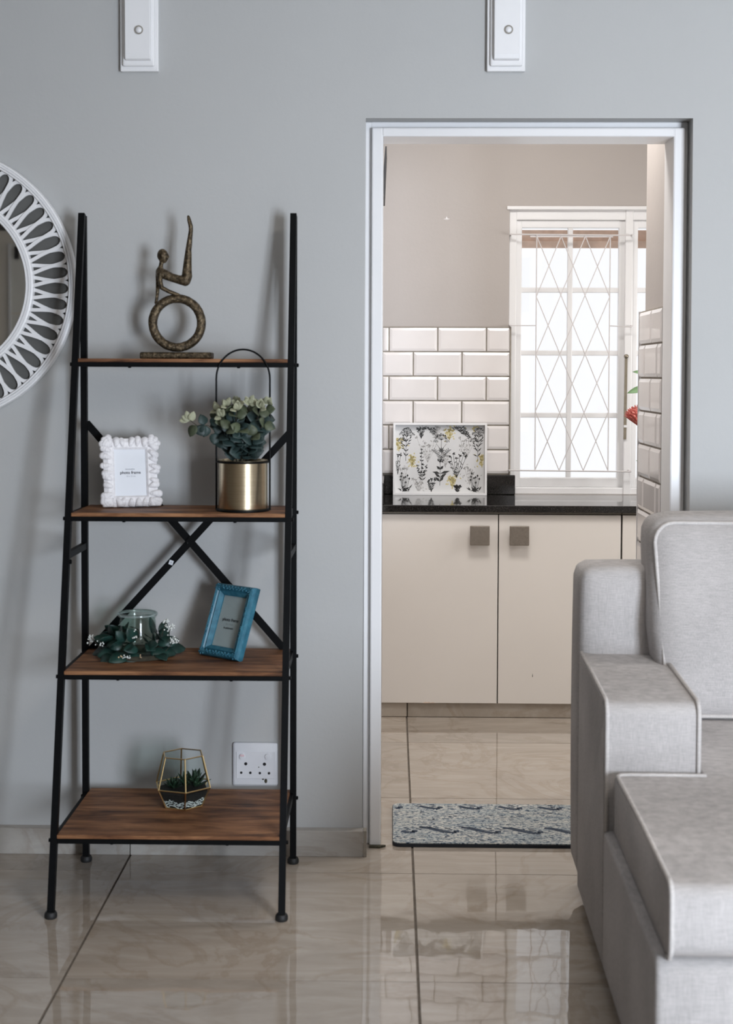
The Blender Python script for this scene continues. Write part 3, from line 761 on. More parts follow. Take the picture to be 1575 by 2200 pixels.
# ------------------------------------------------------------------ candle jar and wreath
JC = Vector((-.7055, -.170, .6129))
wr = thing('wreath', 'dark green leaf wreath with tiny white blossoms around a glass jar, third shelf', 'wreath', JC)
p = bm_(); lathe(p, [(.062, .001), (.098, .001), (.1, .006), (.092, .012), (.066, .012)], JC, 48, 'Z', True); obj('base_ring', p, 'twig', wr, .6)
LW = leaf_mesh('leaf', 'wreath_leaf', .062, .041, .15, .18, 7, .85)
sr = random.Random(5); blo = []
for ringi, (rad, zc, nn, ln) in enumerate(((.078, .012, 19, 1.0), (.070, .030, 20, 1.0), (.064, .047, 16, .85))):
    for k in range(nn):
        a = 2*PI*k/nn+sr.uniform(-.12, .12)+ringi*.2
        p0 = JC+Vector((rad*math.cos(a), rad*math.sin(a), zc+sr.uniform(0, .006)))
        rd = Vector((math.cos(a), math.sin(a), 0)); tn = Vector((-math.sin(a), math.cos(a), 0))
        dz = (-.10, .18, .55)[ringi]+sr.uniform(-.12, .22)
        d = rd*sr.uniform(.3, .75)+tn*sr.uniform(-1, .9)+Vector((0, 0, dz))
        if ringi == 0: d.z = max(d.z, -.10)
        inst('leaf', LW, wr, orient(p0, d, rd*.75+Vector((0, -.35, .8)), ln*sr.uniform(.72, 1.05)))
def blossom(c, n, sp_, mat='blossom_white'):
    b = bm_()
    for k in range(n): icos(b, Vector(c)+Vector((sr.gauss(0, sp_), sr.gauss(0, sp_*.7), sr.gauss(0, sp_))), sr.uniform(.0016, .003), 1)
    obj('blossom', b, mat, wr, True)['kind'] = 'stuff'
for q, n in (((-.128,-.02,.052),22), ((.078,.01,.095),26), ((.094,.005,.080),20), ((.086,-.01,.074),14), ((.112,-.055,.052),30), ((-.012,-.098,.010),18), ((.006,-.078,.072),8), ((-.004,-.078,.066),8), ((-.09,-.07,.042),7)):
    blossom(JC+Vector(q), n, .0055)
for q in ((-.03,-.098,.016), (.025,-.098,.018)): blossom(JC+Vector(q), 3, .003, 'bract_dry')
# stems under the raised blossoms keep them on the wreath
for q in ((-.128,-.02,.052), (.078,.01,.095), (.094,.005,.080), (.112,-.055,.052)):
    q = Vector(q); b = bm_(); tube(b, [JC+Vector((q.x*.7, q.y*.7, .012)), JC+q], .001, 5); obj('stem', b, 'twig', wr)
jar = bm_(); JZ = JC+Vector((0, 0, 0))
lathe(jar, [(1e-6, .004), (.044, .004), (.050, .012), (.0515, .03), (.0505, .095), (.0485, .104), (.0525, .108), (.0555, .113), (.055, .119), (.052, .121), (.0495, .118), (.0475, .108), (.048, .095), (.049, .03), (.046, .014), (1e-6, .011)], JZ, 56)
jo = thing('candle_jar', 'clear glass candle jar with thick rim standing inside the leaf wreath', 'jar', JC+Vector((0, 0, .0)))
obj('glass', jar, 'jar_glass', jo, True)
p = bm_(); tube(p, [JC+Vector((.0530*math.cos(2*PI*k/56), .0530*math.sin(2*PI*k/56), .1155)) for k in range(56)], .0036, 8, True); 
gm = NT('rim_glass'); n_ = gm.noise(gm.pos(), 30, 2); gm.color(gm.ramp(n_, [(.3, (.75, .82, .82)), (.7, (.85, .9, .9))])); gm.set(Roughness=.03, IOR=1.45); gm.b.inputs['Transmission Weight'].default_value = .85; M['rim_glass'] = gm.m
obj('rim', p, 'rim_glass', jo, True)
p = bm_(); lathe(p, [(1e-6, 0), (.05, 0), (.05, .004), (1e-6, .004)], JC, 40); obj('foot', p, 'rim_glass', jo)

# ------------------------------------------------------------------ terrarium
TC = Vector((-.5725, -.2125, .2046))
ter = thing('terrarium', 'faceted glass terrarium with brass edges on the bottom shelf', 'terrarium', TC)
def hexa(r, z, off=13): return [TC+Vector((r*math.sin(math.radians(off+60*k)), -r*math.cos(math.radians(off+60*k)), z)) for k in range(6)]
HB_, HM, HT = hexa(.0565, .0022), hexa(.0815, .0555), hexa(.0590, .1415)
def bars(pairs, r, name):
    for a, c in pairs:
        b = bm_(); tube(b, [a, c], r, 6); obj(name, b, 'brass_bar', ter)
bars([(HT[k], HT[(k+1) % 6]) for k in range(6)], .0017, 'edge_bar'); bars([(HM[k], HM[(k+1) % 6]) for k in range(6)], .0019, 'edge_bar')
bars([(HB_[k], HB_[(k+1) % 6]) for k in range(6)], .0017, 'edge_bar'); bars([(HT[k], HM[k]) for k in range(6)], .0023, 'edge_bar'); bars([(HM[k], HB_[k]) for k in range(6)], .0019, 'edge_bar')
def face3(vs): 
    b = bm_(); c = sum(vs, Vector())/len(vs); vv = [b.verts.new(c+(v-c)*.985) for v in vs]; b.faces.new(vv)
    bmesh.ops.solidify(b, geom=b.faces[:], thickness=.001); return b
for k in range(6):
    j = (k+1) % 6
    obj('pane', face3([HM[k], HM[j], HT[j], HT[k]]), 'thin_glass', ter); obj('pane', face3([HB_[k], HB_[j], HM[j], HM[k]]), 'thin_glass', ter)
b = bm_(); lo, hi = hexa(.0535, .004), hexa(.0735, .046); A = [b.verts.new(v) for v in lo]; B = [b.verts.new(v) for v in hi]
b.faces.new(A[::-1]); b.faces.new(B)
for k in range(6): b.faces.new((A[k], A[(k+1) % 6], B[(k+1) % 6], B[k]))
obj('soil', b, 'soil', ter)
b = bm_(); sr = random.Random(9)
for k in range(6):
    for i in range(20):
        t = (i+.5)/20; a, c = lo[k].lerp(lo[(k+1) % 6], t), hi[k].lerp(hi[(k+1) % 6], t)
        for j in range(3):
            f = .05+.17*j+sr.uniform(-.05, .05)+.09*math.sin(t*9+k)
            q = a.lerp(c, f); q = TC+(q-TC)*1.0
            icos(b, q+Vector((0, 0, .001)), sr.uniform(.0017, .0030), 1, (1, 1, .85))
po = obj('pebbles', b, 'pebble', ter); po['kind'] = 'stuff'
LS = leaf_mesh('leaf', 'succulent_green', .044, .013, .5, -.12, 6, .9)
def succulent(c, nn, sc_, label, lean=(0,0,0)):
    t = thing('succulent', label, 'plant', c)
    for k in range(nn):
        a = k*2.399; el = .25+1.15*(k/nn)
        d = Vector((math.cos(a)*math.cos(el), math.sin(a)*math.cos(el), math.sin(el)))+Vector(lean)
        inst('leaf', LS, t, orient(Vector(c)+Vector((0,0,.001)), d, (-math.cos(a)*.6, -math.sin(a)*.6, .8), sc_*sr.uniform(.85, 1.1)))
succulent((TC.x-.026, TC.y-.010, TC.z+.0462), 22, .80, 'low dark green rosette succulent at left inside the terrarium')
succulent((TC.x+.003, TC.y+.012, TC.z+.0462), 16, .90, 'dark green spiky succulent in the middle of the terrarium')
succulent((TC.x+.032, TC.y+.004, TC.z+.0462), 20, 1.15, 'tallest dark green succulent at right inside the terrarium', (.05, 0, .15))

# ------------------------------------------------------------------ wall socket
so = thing('wall_socket', 'white double wall socket with a scorch mark, behind the ladder shelf', 'socket', (-.3915, 0, .262))
p = bm_(); box(p, -.4575, -.3262, -.010, -.0003, .1985, .3260, .007, 3); pl = obj('plate', p, 'plastic_white', so, .5)
p = bm_(); box(p, -.4475, -.3330, -.0118, -.0095, .2205, .3000, .0012); ins = obj('insert', p, 'plastic_white', so)
u = lambda zx: -.4575+(zx-150)*(.1313/1260); vz = lambda zy: .3260-(zy-195)*(.1275/1215)
for zx, zy, r in ((515,780,.0046), (1037,787,.0048), (388,1030,.0037), (643,1032,.0038), (908,1038,.0037), (1163,1040,.0038)):
    p = bm_(); disc_rim(p, (u(zx), -.0118, vz(zy)), r, 'Y', 20, -.0005); obj('pin_hole', p, 'plastic_black', so)
for zx, mt in ((415, 'rose_plastic'), (1130, 'plastic_white')):
    p = bm_(); lathe(p, [(1e-6, 0), (.0088, 0), (.0082, -.0035), (1e-6, -.0042)], (u(zx), -.0116, vz(575)), 24, 'Y'); sw = obj('rocker_switch', p, 'plastic_white', so, .5)
    if mt == 'rose_plastic':
        p = bm_(); box(p, u(zx)-.006, u(zx)+.006, -.0166, -.0150, vz(560)-.001, vz(560)+.005, .0006); obj('switch_marker', p, mt, sw)
p = bm_(); icos(p, (u(1075), -.0105, vz(1260)), .0055, 2, (.8, .35, 1.25)); icos(p, (u(998), -.0105, vz(1205)), .0032, 2, (1, .4, 1)); icos(p, (u(878), -.0119, vz(872)), .0018, 1, (1, .3, 1)); obj('scorch_mark', p, 'soot', so, True)

# ------------------------------------------------------------------ kitchen units
cab = thing('base_cabinet', 'cream double-door kitchen base cabinet under the black worktop', 'cabinet', (.445, 1.9, 0))
p = bm_(); box(p, -.037, .932, 1.668, 2.155, .06, .8405); obj('carcass', p, 'dark_seam', cab)
p = bm_(); box(p, -.037, .932, 1.650, 1.668, .8335, .8405); obj('top_rail', p, 'grout_taupe', cab)
for x0, x1, kx in ((-.036, .4332, .3585), (.4375, .9295, .5177)):
    p = bm_(); box(p, x0, x1, 1.645, 1.667, .0605, .8315, .0015); d = obj('door', p, 'cabinet_cream', cab)
    p = bm_(); box(p, kx-.0395, kx+.0395, 1.612, 1.622, .7095, .7888, .003); k = obj('handle', p, 'knob_metal', d)
    p = bm_(); box(p, kx-.012, kx+.012, 1.621, 1.646, .737, .761); obj('handle_stem', p, 'knob_metal', k)
    if x0 < 0:
        p = bm_(); prism(p, [(.13,.0606),(.185,.0606),(.175,.064),(.163,.0625),(.158,.066),(.150,.0640),(.143,.0660),(.137,.0625)], 'Y', 1.6442, 1.6455); obj('chip', p, 'eave_brown', d)
    else:
        p = bm_(); prism(p, [(.576,.172),(.579,.17),(.5775,.186)], 'Y', 1.6444, 1.6455); obj('scratch', p, 'soot', d)
pb = bm_(); box(pb, -.037, .932, 1.664, 1.69, .001, .06); pln = obj('plinth', pb, 'grout_dark', cab)
for x0, x1 in ((-.037, .067), (.072, .89), (.894, .932)):
    p = bm_(); box(p, x0, x1, 1.656, 1.664, .0015, .0588, .001, 1); obj('tile', p, 'floor_marble', pln)
cab2 = thing('base_cabinet', 'cream kitchen base cabinet partly hidden behind the tiled nib wall', 'cabinet', (1.2, 1.9, 0))
p = bm_(); box(p, .9345, 1.50, 1.668, 2.155, .06, .8405); obj('carcass', p, 'dark_seam', cab2)
p = bm_(); box(p, .9345, 1.50, 1.650, 1.668, .8335, .8405); obj('top_rail', p, 'grout_taupe', cab2)
p = bm_(); box(p, .9365, 1.499, 1.645, 1.667, .0605, .8315, .0015); obj('door', p, 'cabinet_cream', cab2)
p = bm_(); box(p, .9345, 1.50, 1.658, 1.69, .001, .06); obj('plinth', p, 'floor_marble', cab2)
ct = thing('worktop', 'polished black granite worktop with upstand along the kitchen wall', 'worktop', (.75, 1.9, .8418))
p = bm_(); box(p, -.0385, 1.52, 1.622, 2.157, .8418, .8705, .003); obj('slab', p, 'black_granite', ct)
p = bm_(); box(p, -.0385, .5445, 2.138, 2.1590, .8706, .957, .004, 3); obj('upstand', p, 'black_granite', ct)
p = bm_(); box(p, -.0385, -.0295, 1.64, 2.137, .8706, .957, .002); obj('upstand', p, 'black_granite', ct)

# ------------------------------------------------------------------ tray with printed flowers
tr = thing('serving_tray', 'white rectangular tray with a black and yellow wildflower print, propped on the worktop', 'tray', (.2128, 2.091, .8712), (math.radians(-1.6), 0, 0))
W_, H_ = .409, .3155
p = bm_(); rect_ring(p, [(0, .036), (0, 0), (.009, 0), (.009, .030), (.009, .036)], W_, H_); obj('rim', p, 'white_gloss', tr, local=True)
p = bm_(); box(p, -W_/2+.008, W_/2-.008, .028, .034, .008, H_-.008); bd = obj('panel', p, 'print_paper', tr, local=True)
ink = {'print_black': bm_(), 'print_grey': bm_(), 'print_yellow': bm_()}
Yp = .0274
sr = random.Random(21)
IX, IZ = W_/2-.0105, H_
def okp(x, z): return -IX < x < IX and .0105 < z < H_-.0105
def q4(bm, pts):
    if all(okp(x, z) for x, z in pts):
        bm.faces.new([bm.verts.new((x, Yp, z)) for x, z in pts])
def line(bm, a, c, w0=.0014, w1=.0010):
    dx, dz = c[0]-a[0], c[1]-a[1]; L = math.hypot(dx, dz) or 1; nx, nz = -dz/L/2, dx/L/2
    q4(bm, [(a[0]+nx*w0, a[1]+nz*w0), (a[0]-nx*w0, a[1]-nz*w0), (c[0]-nx*w1, c[1]-nz*w1), (c[0]+nx*w1, c[1]+nz*w1)])
def blade(bm, a, ang, ln, wd):
    c, s = math.sin(ang), math.cos(ang); P = lambda u, v: (a[0]+c*u+s*v, a[1]+s*u-c*v)
    q4(bm, [P(0, 0), P(ln*.45, wd/2), P(ln, 0), P(ln*.45, -wd/2)])
def stem(bm, x, z, ang, ln, bend=.4, n=6):
    pts = [(x, z)]; a = ang
    for i in range(n):
        x += math.sin(a)*ln/n; z += math.cos(a)*ln/n; pts.append((x, z)); a += bend/n
    for u, v in zip(pts[:-1], pts[1:]): line(bm, u, v, .0016, .0013)
    return pts, a
def umbel(bm, x, z, r, n=11, half=PI):
    for k in range(n):
        a = -half/2+half*k/(n-1); q = (x+math.sin(a)*r, z+math.cos(a)*r); line(bm, (x, z), q, .0006, .0006)
        for j in range(4): blade(bm, (q[0]+sr.uniform(-1,1)*r*.14, q[1]+sr.uniform(-1,1)*r*.14), sr.uniform(0, 6.28), r*.24, r*.15)
def thistle(bm, x, z):
    pts, a = stem(bm, x, z, .0, .125, .1)
    for i, (sx, L) in enumerate(((-1, .045), (1, .05), (-1, .03))):
        b0 = pts[2+i]; p2, a2 = stem(bm, b0[0], b0[1], sx*.55, L, -sx*.4, 4); umbel(bm, *p2[-1], .017, 10, 2.4)
        for j in range(3): blade(bm, p2[1+j % 3], sx*(1.2-.3*j), .016, .004)
    umbel(bm, *pts[-1], .019, 12, 2.3)
    for k in range(10): u = pts[1+k % 5]; blade(bm, u, (1 if k % 2 else -1)*sr.uniform(.5, 1.2), sr.uniform(.014, .026), .0052)
def spike(bm, x, z, L=.12):
    pts, a = stem(bm, x, z, -.08, L, .1, 8)
    for i, u in enumerate(pts[2:]):
        r = .011*(1-i/8)+.003
        for k in range(5): blade(bm, (u[0]+sr.uniform(-.3,.3)*r, u[1]), sr.uniform(-1.6, 1.6), r, .0045)
    for s in (-1, 1):
        p2, _ = stem(bm, *pts[1], s*.6, .05, -s*.5, 5)
        for u in p2[1:]:
            for k in range(3): blade(bm, u, sr.uniform(-2, 2), .009, .004)
    for k in range(8): blade(bm, pts[k % 3], (1 if k % 2 else -1)*sr.uniform(.7, 1.4), .022, .0045)
def poppyheads(bm, x, z):
    for dx, h in ((-.035,.055), (-.018,.085), (-.006,.062), (.006,.066), (.018,.074), (.034,.060), (.008,.040), (-.026,.070)):
        p2, a = stem(bm, x+dx*.15, z, dx*9, h*.9, -dx*4, 5); blade(bm, (p2[-1][0], p2[-1][1]-.002), a, .0125, .0088)
    for k in range(16): blade(bm, (x+sr.uniform(-.02,.02), z+sr.uniform(-.004,.012)), sr.choice((-1,1))*sr.uniform(.4,1.4), sr.uniform(.014,.03), .005)
def fern(bm, x, z, s=1):
    for sg in (-1, 1):
        p2, _ = stem(bm, x, z, sg*.25, .060*s, sg*.75, 8)
        for u in p2[1:]:
            blade(bm, u, sg*1.45, .013*s, .0035); blade(bm, u, sg*-.3, .012*s, .0033)
def leafy(bm, x, z):
    pts, a = stem(bm, x, z, .05, .105, -.1, 6)
    for k, (i, an, L) in enumerate(((3, -1.35, .035), (3, 1.3, .045), (2, -.9, .03), (2, 1.0, .034), (4, -.8, .022), (4, .7, .022), (1, .6, .03), (1, -.8, .03))):
        blade(bm, pts[i], an, L, .0125)
        line(bm, pts[i], (pts[i][0]+math.sin(an)*L, pts[i][1]+math.cos(an)*L))
    for k in range(12): blade(bm, (pts[-1][0]+sr.uniform(-.010,.010), pts[-1][1]+sr.uniform(-.006,.006)), sr.uniform(0, 6.28), .011, .005)
def bouquet(bm, x, z, n=7, L=.10):
    for k in range(n):
        p2, a = stem(bm, x, z, (k-(n-1)/2)*.16, L*sr.uniform(.6, 1), (k-(n-1)/2)*-.05, 5)
        for j in range(7): blade(bm, p2[-1], sr.uniform(0, 6.28), sr.uniform(.005, .011), .005)
        for u in p2[1:4]: blade(bm, u, sr.choice((-1,1))*sr.uniform(.5,1), .013, .0035)
K, Gr, Ye = ink['print_black'], ink['print_grey'], ink['print_yellow']
X_ = lambda f: -W_/2+W_*f; Z_ = lambda f: H_*(1-f)
for f in (.135, .905): thistle(K, X_(f), Z_(.53))
pts, _ = stem(K, X_(.515), Z_(.52), 0, .095, 0, 5); umbel(K, X_(.515), Z_(.24), .024, 14, 2.4); umbel(K, X_(.455), Z_(.27), .010, 7, 2.4); umbel(K, X_(.575), Z_(.27), .011, 7, 2.4); fern(K, X_(.515), Z_(.535), 1.0)
for s in (-1, 1): line(K, (X_(.515), Z_(.38)), (X_(.515+s*.055), Z_(.29)))
for k in range(8): blade(K, (X_(.515), Z_(.38)), k*.785, .016, .005)
spike(K, X_(.315), Z_(.80), .135); leafy(K, X_(.50), Z_(.87)); bouquet(K, X_(.68), Z_(.76), 7, .115)
for f in (.125, .875): poppyheads(K, X_(f), Z_(.955))
bouquet(K, X_(.30), Z_(.22), 6, .06); bouquet(K, X_(.69), Z_(.975), 6, .035); bouquet(K, X_(.41), Z_(.96), 5, .06); bouquet(K, X_(.05), Z_(.72), 3, .09)
for k in range(5):
    p2, _ = stem(K, X_(.62+.03*k), Z_(.06), 1.9+.12*k, .055, .5, 6)
    for u in p2: blade(K, u, sr.uniform(1, 2.6), .014, .0038); blade(K, u, sr.uniform(.2, 1), .012, .0038)
for k in range(6):
    p2, _ = stem(K, X_(.34+.02*k), Z_(.06), 2.0+.2*k, .03, .5, 4)
    for u in p2: blade(K, u, sr.uniform(1, 3.6), .010, .004)
for fx, fz, n in ((.60,.24,6), (.20,.62,5), (.635,.90,6), (.06,.40,4), (.95,.62,4), (.86,.12,3)):
    bouquet(Ye, X_(fx), Z_(fz), n, .055)
    for k in range(26): blade(Ye, (X_(fx)+sr.gauss(0,.012), Z_(fz)+.03+sr.gauss(0,.013)), sr.uniform(0,6.28), .010, .0065)
for fx, fz, n, L in ((.37,.55,7,.12), (.78,.50,7,.10), (.27,.98,6,.075), (.82,.86,5,.08), (.46,.20,5,.05), (.10,.85,5,.09), (.56,.62,4,.07)):
    bouquet(Gr, X_(fx), Z_(fz), n, L)
    for k in range(14): blade(Gr, (X_(fx)+sr.gauss(0,.018), Z_(fz)+L*.6+sr.gauss(0,.022)), sr.uniform(0,6.28), .012, .005)
for mt, bmx in ink.items():
    n_ = {'print_black': 'dark wildflower print', 'print_grey': 'faint grey wildflower print', 'print_yellow': 'yellow wildflower print'}[mt]
    dy = {'print_black': 0, 'print_yellow': .0002, 'print_grey': .0003}[mt]
    bmx.transform(Matrix.Translation((0, dy, 0)))
    o = obj('flower_print', bmx, mt, bd, local=True, label=n_); o['kind'] = 'stuff'

# ------------------------------------------------------------------ burglar bars
gr = thing('burglar_bars', 'thin white diamond-lattice burglar bars in front of the kitchen window', 'window bars', (.79, 2.10, .97))
Yg, GXs, GZs = 2.125, [.6290, .7345, .8400, .9480], [2.000, 1.7375, 1.4855, 1.2380, .9800]
def rod(a, c, r=.0026):
    b = bm_(); tube(b, [(a[0], Yg, a[1]), (c[0], Yg, c[1])], r, 6); obj('bar', b, 'grille_paint', gr)
def flat(a, c, h, d=.003):
    b = bm_(); tube(b, [(a[0], Yg+.004, a[1]), (c[0], Yg+.004, c[1])], 0, rect=(h, d, (0, 1, 0))); obj('bar', b, 'grille_paint', gr)
rod((.520, 2.008), (1.035, 2.004), .0035); rod((.518, .9790), (1.05, .9760), .0035)
flat((.60, 2.001), (.96, 2.001), .010)
for x in (GXs[0], GXs[-1]): rod((x, 2.005), (x, .977))
rod((.518, 1.612), (GXs[0], 1.612)); rod((GXs[-1], 1.612), (1.045, 1.607))
for i in range(-3, 3):          # rods falling to the right
    cells = [(i+r, r) for r in range(4) if 0 <= i+r < 3]
    if cells:
        c0, c1 = cells[0], cells[-1]; rod((GXs[c0[0]], GZs[c0[1]]), (GXs[c1[0]+1], GZs[c1[1]+1]), .0022)
for i in range(0, 6):           # rods falling to the left
    cells = [(i-r, r) for r in range(4) if 0 <= i-r < 3]
    if cells:
        c0, c1 = cells[0], cells[-1]; rod((GXs[c0[0]+1], GZs[c0[1]]), (GXs[c1[0]], GZs[c1[1]+1]), .0022)
for z in (2.008, 1.612, .978):
    for x in (.518, 1.045):
        b = bm_(); tube(b, [(x, Yg, z), (x, KY+.019, z)], .004, 8); obj('fixing', b, 'grille_paint', gr)

# ------------------------------------------------------------------ protea in a vase
vs = thing('vase', 'pale vase of flowers on the worktop, hidden behind the tiled nib', 'vase', (1.135, 1.86, .8706))
p = bm_(); lathe(p, [(1e-6, 0), (.042, 0), (.055, .03), (.05, .11), (.028, .15), (.032, .165), (.028, .165), (.024, .15), (1e-6, .12)], (1.135, 1.86, .8706), 32); obj('body', p, 'vase_glaze', vs, True)
pf = thing('protea_flower', 'coral red protea bloom peeping out beside the tiled nib wall', 'flower', (1.135, 1.86, .995))
hd = Vector((1.030, 1.80, 1.203)); ax = Vector((-.50, -.12, .82)).normalized()
p = bm_(); tube(p, [(1.135, 1.86, .993), (1.115, 1.845, 1.10), hd-ax*.02], .004, 6); obj('stem', p, 'leaf_fresh', pf, True)
BR = leaf_mesh('bract', 'protea_red', .088, .021, .5, -.05, 7, 1.1)
for ringi, (n, el, s) in enumerate(((14, .98, .98), (13, 1.15, 1.05), (11, 1.30, 1.05), (8, 1.42, .98))):
    for k in range(n):
        a = 2*PI*k/n+ringi*.3; s1 = ax.orthogonal().normalized(); s2 = ax.cross(s1)
        rad = s1*math.cos(a)+s2*math.sin(a); d = rad*math.cos(el)*.75+ax*math.sin(el)
        inst('bract', BR, pf, orient(hd-ax*.02+rad*.010, d, -rad+ax*.4, s))
p = bm_(); icos(p, hd+ax*.008, .020, 2, (1, 1, 1.2)); obj('calyx', p, 'protea_red', pf, True)
LG = leaf_mesh('leaf', 'leaf_fresh', .085, .030, .3, .2)
p = bm_(); tube(p, [(1.136, 1.862, .993), (1.085, 1.85, 1.25), (1.072, 1.84, 1.47)], .003, 6); obj('stem', p, 'leaf_fresh', pf, True)
for z, d, s in ((1.345, (-1,-.2,-.12), 1.15), (1.400, (-.9,-.2,.25), .85), (1.40, (-1,.1,-.45), .5), (1.455, (-.7,-.2,.55), .6), (1.33, (.9,.2,.3), 1), (1.44, (.8,0,.5), .9), (1.02, (-.9,-.3,.4), .9)):
    inst('leaf', LG, pf, orient((1.082-(z-1.25)*.05, 1.845, z), d, (.1, -.8, .6), s))

# ------------------------------------------------------------------ dark picture on the kitchen side wall
pk = thing('hanging_picture', 'thin black edge of something hung on the kitchen side wall, beside the door frame', 'picture', (-.0385, 1.38, 2.05))
p = bm_(); prism(p, [(-.0395, 2.045), (-.0285, 2.045), (-.0213, 2.225), (-.0263, 2.225)], 'Y', 1.10, 1.405); obj('frame', p, 'plastic_black', pk)

# ------------------------------------------------------------------ kitchen mat
t = bm_()
def rrect(x0, x1, y0, y1, r, n=6):
    o = []
    for cx, cy, a0 in ((x1-r, y0+r, -PI/2), (x1-r, y1-r, 0), (x0+r, y1-r, PI/2), (x0+r, y0+r, PI)):
        for k in range(n+1): a = a0+PI/2*k/n; o.append((cx+r*math.cos(a), cy+r*math.sin(a)))
    return o
mt = thing('kitchen_mat', 'blue and cream patterned kitchen mat on the tiles in the doorway', 'mat', (.38, .25, 0))
prism(t, rrect(.0085, .755, .058, .448, .022), 'Z', .0005, .010); obj('backing', t, 'mat_edge', mt)
t = bm_(); prism(t, rrect(.0100, .7535, .0605, .4465, .021), 'Z', .010, .0125); top_ = obj('top', t, 'rug_print', mt)
pr_ = bm_(); sr = random.Random(4); ZM = .0127
def mq(pts):
    if all(.013 < x < .750 and .063 < y < .444 for x, y in pts): pr_.faces.new([pr_.verts.new((x, y, ZM)) for x, y in pts])
def mline(a, c, w0, w1):
    dx, dy = c[0]-a[0], c[1]-a[1]; L = math.hypot(dx, dy); nx, ny = -dy/L/2, dx/L/2
    mq([(a[0]+nx*w0, a[1]+ny*w0), (a[0]-nx*w0, a[1]-ny*w0), (c[0]-nx*w1, c[1]-ny*w1), (c[0]+nx*w1, c[1]+ny*w1)])
for row, off in ((.432, -.012), (.195, .030), (.315, .075), (.085, .06)):
    for k in range(-1, 8):
        x = off+.127*k; big = row in (.432, .195)
        if big:
            P = [(x-.065, row+.012), (x-.045, row+.006), (x-.02, row-.012), (x+.005, row-.030), (x+.03, row-.040), (x+.045, row-.036), (x+.046, row-.018)]
            for u, v in zip(P[:-1], P[1:]): mline(u, v, .017, .017)
            mline((x-.045, row+.016), (x+.012, row-.018), .007, .005); mline((x+.012, row-.018), (x+.028, row-.024), .005, .004)
            mline((x+.012, row+.002), (x+.028, row+.001), .010, .007); mline((x+.020, row-.012), (x+.034, row-.012), .007, .006)
        for j in range(9 if not big else 5):
            a = (x+sr.uniform(-.06, .06), row+sr.uniform(-.045, .045)); L = sr.uniform(.006, .018); mline(a, (a[0]+L, a[1]+sr.uniform(-.006, .002)), sr.uniform(.004, .009), .003)
po = obj('printed_pattern', pr_, 'print_navy', top_); po['kind'] = 'stuff'

# ------------------------------------------------------------------ sofa
sofa = thing('sofa', 'light grey linen sofa with pale piping, standing before the doorway', 'sofa', (.495, -.205, 0), (0, 0, math.radians(-1.0)))
def rbox(bm, x0, x1, y0, y1, z0, z1, r, n=8, puff=(0,0,0)):
    """rounded box with puffed faces"""
    b = bm_(); bmesh.ops.create_cube(b, size=2); bmesh.ops.subdivide_edges(b, edges=b.edges[:], cuts=n, use_grid_fill=True)
    cx, cy, cz = (x0+x1)/2, (y0+y1)/2, (z0+z1)/2; hx, hy, hz = (x1-x0)/2, (y1-y0)/2, (z1-z0)/2
    for v in b.verts:
        u = Vector(v.co); q = Vector((u.x*hx, u.y*hy, u.z*hz))
        # denser samples near edges
        q = Vector([math.copysign(h*(1-(1-abs(c))**1.6), c) for c, h in ((u.x, hx), (u.y, hy), (u.z, hz))])
        inn = Vector((max(-hx+r, min(hx-r, q.x)), max(-hy+r, min(hy-r, q.y)), max(-hz+r, min(hz-r, q.z))))
        d = q-inn
        if d.length > 1e-9: q = inn+d.normalized()*r
        a, bb, c = q.x/hx, q.y/hy, q.z/hz
        q.x += math.copysign(puff[0]*max(0, 1-bb*bb)*max(0, 1-c*c), q.x)*abs(a)
        q.y += math.copysign(puff[1]*max(0, 1-a*a)*max(0, 1-c*c), q.y)*abs(bb)
        q.z += math.copysign(puff[2]*max(0, 1-a*a)*max(0, 1-bb*bb), q.z)*abs(c)
        v.co = q+Vector((cx, cy, cz))
    me = bpy.data.meshes.new('t'); b.to_mesh(me); b.free(); bm.from_mesh(me); bpy.data.meshes.remove(me); return bm
def arcpts(cx, cy, r, a0, a1, n=6): return [(cx+r*math.cos(a0+(a1-a0)*k/n), cy+r*math.sin(a0+(a1-a0)*k/n)) for k in range(n+1)]
def xprism(bm, poly, x0, x1, bev=.008):
    b = bm_(); prism(b, poly, 'X', x0, x1)
    es = [e for e in b.edges if abs(e.verts[0].co.x-e.verts[1].co.x) < 1e-6]
    bmesh.ops.bevel(b, geom=es, offset=bev, segments=3, affect='EDGES', profile=.5)
    me = bpy.data.meshes.new('t'); b.to_mesh(me); b.free(); bm.from_mesh(me); bpy.data.meshes.remove(me)
def spart(name, bm, mat='sofa_linen', parent=None, sm=.9): return obj(name, bm, mat, parent or sofa, sm, True)
SW = 2.02
p = bm_(); rbox(p, .002, SW-.002, -.212, 0, .055, .899, .042, 16, (.006, .008, .004)); spart('back_frame', p)
p = bm_(); xprism(p, [(-.7125, .055), (-1.385, .055)]+arcpts(-1.385-.0, .085, .03, -PI/2, -PI, 4)[1:]+arcpts(-1.385, .34, .03, PI, PI/2, 4)+[(-.7125, .37)], .0, SW, .012); xprism(p, [(-.20, .056), (-.72, .056), (-.72, .369), (-.20, .369)], .22, SW-.22, .002); spart('base', p)
armp = [(-.205, .055), (-.712, .055)]+arcpts(-.682, .630, .030, PI, PI/2, 6)+[(-.45, .668), (-.205, .674)]
for x0, x1 in ((.0, .2175), (SW-.2175, SW)):
    p = bm_(); xprism(p, armp, x0, x1, .012); ar = spart('arm', p)
    for xe in (x0+.006, x1-.006):
        pp = bm_(); tube(pp, [(xe, -.714, .37), (xe, -.714, .50), (xe, -.714, .61)]+[(xe, a-.002, c+.003) for a, c in arcpts(-.682, .630, .030, PI, PI/2, 6)]+[(xe, -.45, .671), (xe, -.215, .677)], .0052, 6); spart('piping', pp, 'sofa_piping', ar, True)
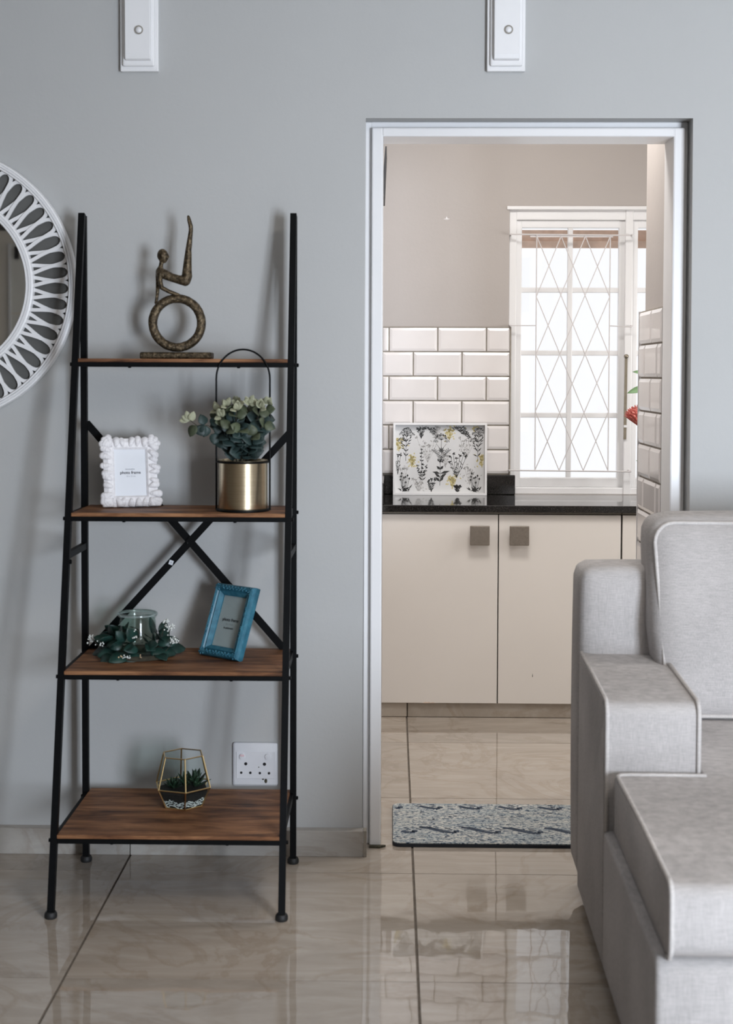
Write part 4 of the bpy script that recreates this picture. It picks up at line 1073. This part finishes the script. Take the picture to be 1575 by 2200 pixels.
YF, ZT, ZB = -1.425, .503, .368
prof = [(-.732, ZB), (YF+.04, ZB)]+arcpts(YF+.032, ZB+.032, .032, -PI/2, -PI, 6)[1:]+arcpts(YF+.024, ZT-.024, .024, PI, PI/2, 6)+[(-1.1, ZT+.006), (-.732, ZT)]
inner = [(-.20, ZB), (-.735, ZB), (-.735, ZT), (-.45, ZT+.03), (-.20, ZT+.045)]
for x0, x1, xi0, xi1 in ((.020, 1.006, .2215, 1.006), (1.014, SW-.02, 1.014, SW-.2215)):
    p = bm_(); xprism(p, prof, x0, x1, .012); xprism(p, inner, xi0, xi1, .006); cu = spart('seat_cushion', p)
    xo = x0+.005 if x0 < .5 else x1-.005; s_ = 1 if x0 < .5 else -1
    path = [(xo+s_*.20, -.7345, ZT+.001), (xo+s_*.03, -.7345, ZT+.001), (xo+s_*.008, -.738, ZT+.001), (xo, -.755, ZT+.002), (xo, -1.1, ZT+.007)]+[(xo, a-.003, c+.003) for a, c in arcpts(YF+.024, ZT-.024, .024, PI/2, PI, 6)]+[(xo, YF-.003, ZB+.05)]+[(xo, a-.002, c-.002) for a, c in arcpts(YF+.032, ZB+.032, .032, PI, PI*1.5, 5)]+[(xo, -.9, ZB-.002)]
    pp = bm_(); tube(pp, path, .0052, 6); spart('piping', pp, 'sofa_piping', cu, True)
for x0, x1 in ((.170, 1.005), (1.015, SW-.170)):
    p = bm_(); rbox(p, x0, x1, -.375, -.165, .535, 1.035, .055, 12, (.0, .045, .008))
    def warp(co):
        f = (co.z-.535)/.5; y = co.y+.115*f
        x = co.x
        g = max(0, .42-f)
        if x < 1.01 and x0 < .5: x += .075*g*max(0, 1-(x-x0)/.3)
        if x0 > .5: x -= .075*g*max(0, 1-(x1-x)/.3)
        return Vector((x, y, co.z))
    for v in p.verts: v.co = warp(v.co)
    cu = spart('back_cushion', p, sm=True)
    ring_ = []
    for px_, pz_ in rrect(x0+.014, x1-.014, .549, 1.021, .05, 5): ring_.append(warp(Vector((px_, -.363, pz_))))
    pp = bm_(); tube(pp, ring_, .0052, 6, True); spart('piping', pp, 'sofa_piping', cu, True)
    ring_ = [warp(Vector((px_, -.177, pz_))) for px_, pz_ in rrect(x0+.014, x1-.014, .549, 1.021, .05, 5)]
    pp = bm_(); tube(pp, ring_, .0052, 6, True); spart('piping', pp, 'sofa_piping', cu, True)
for x in (.10, SW-.10):
    for y in (-.08, -1.30):
        p = bm_(); box(p, x-.03, x+.03, y-.03, y+.03, 0, .056, .003); spart('foot', p, 'plastic_black', None, False)
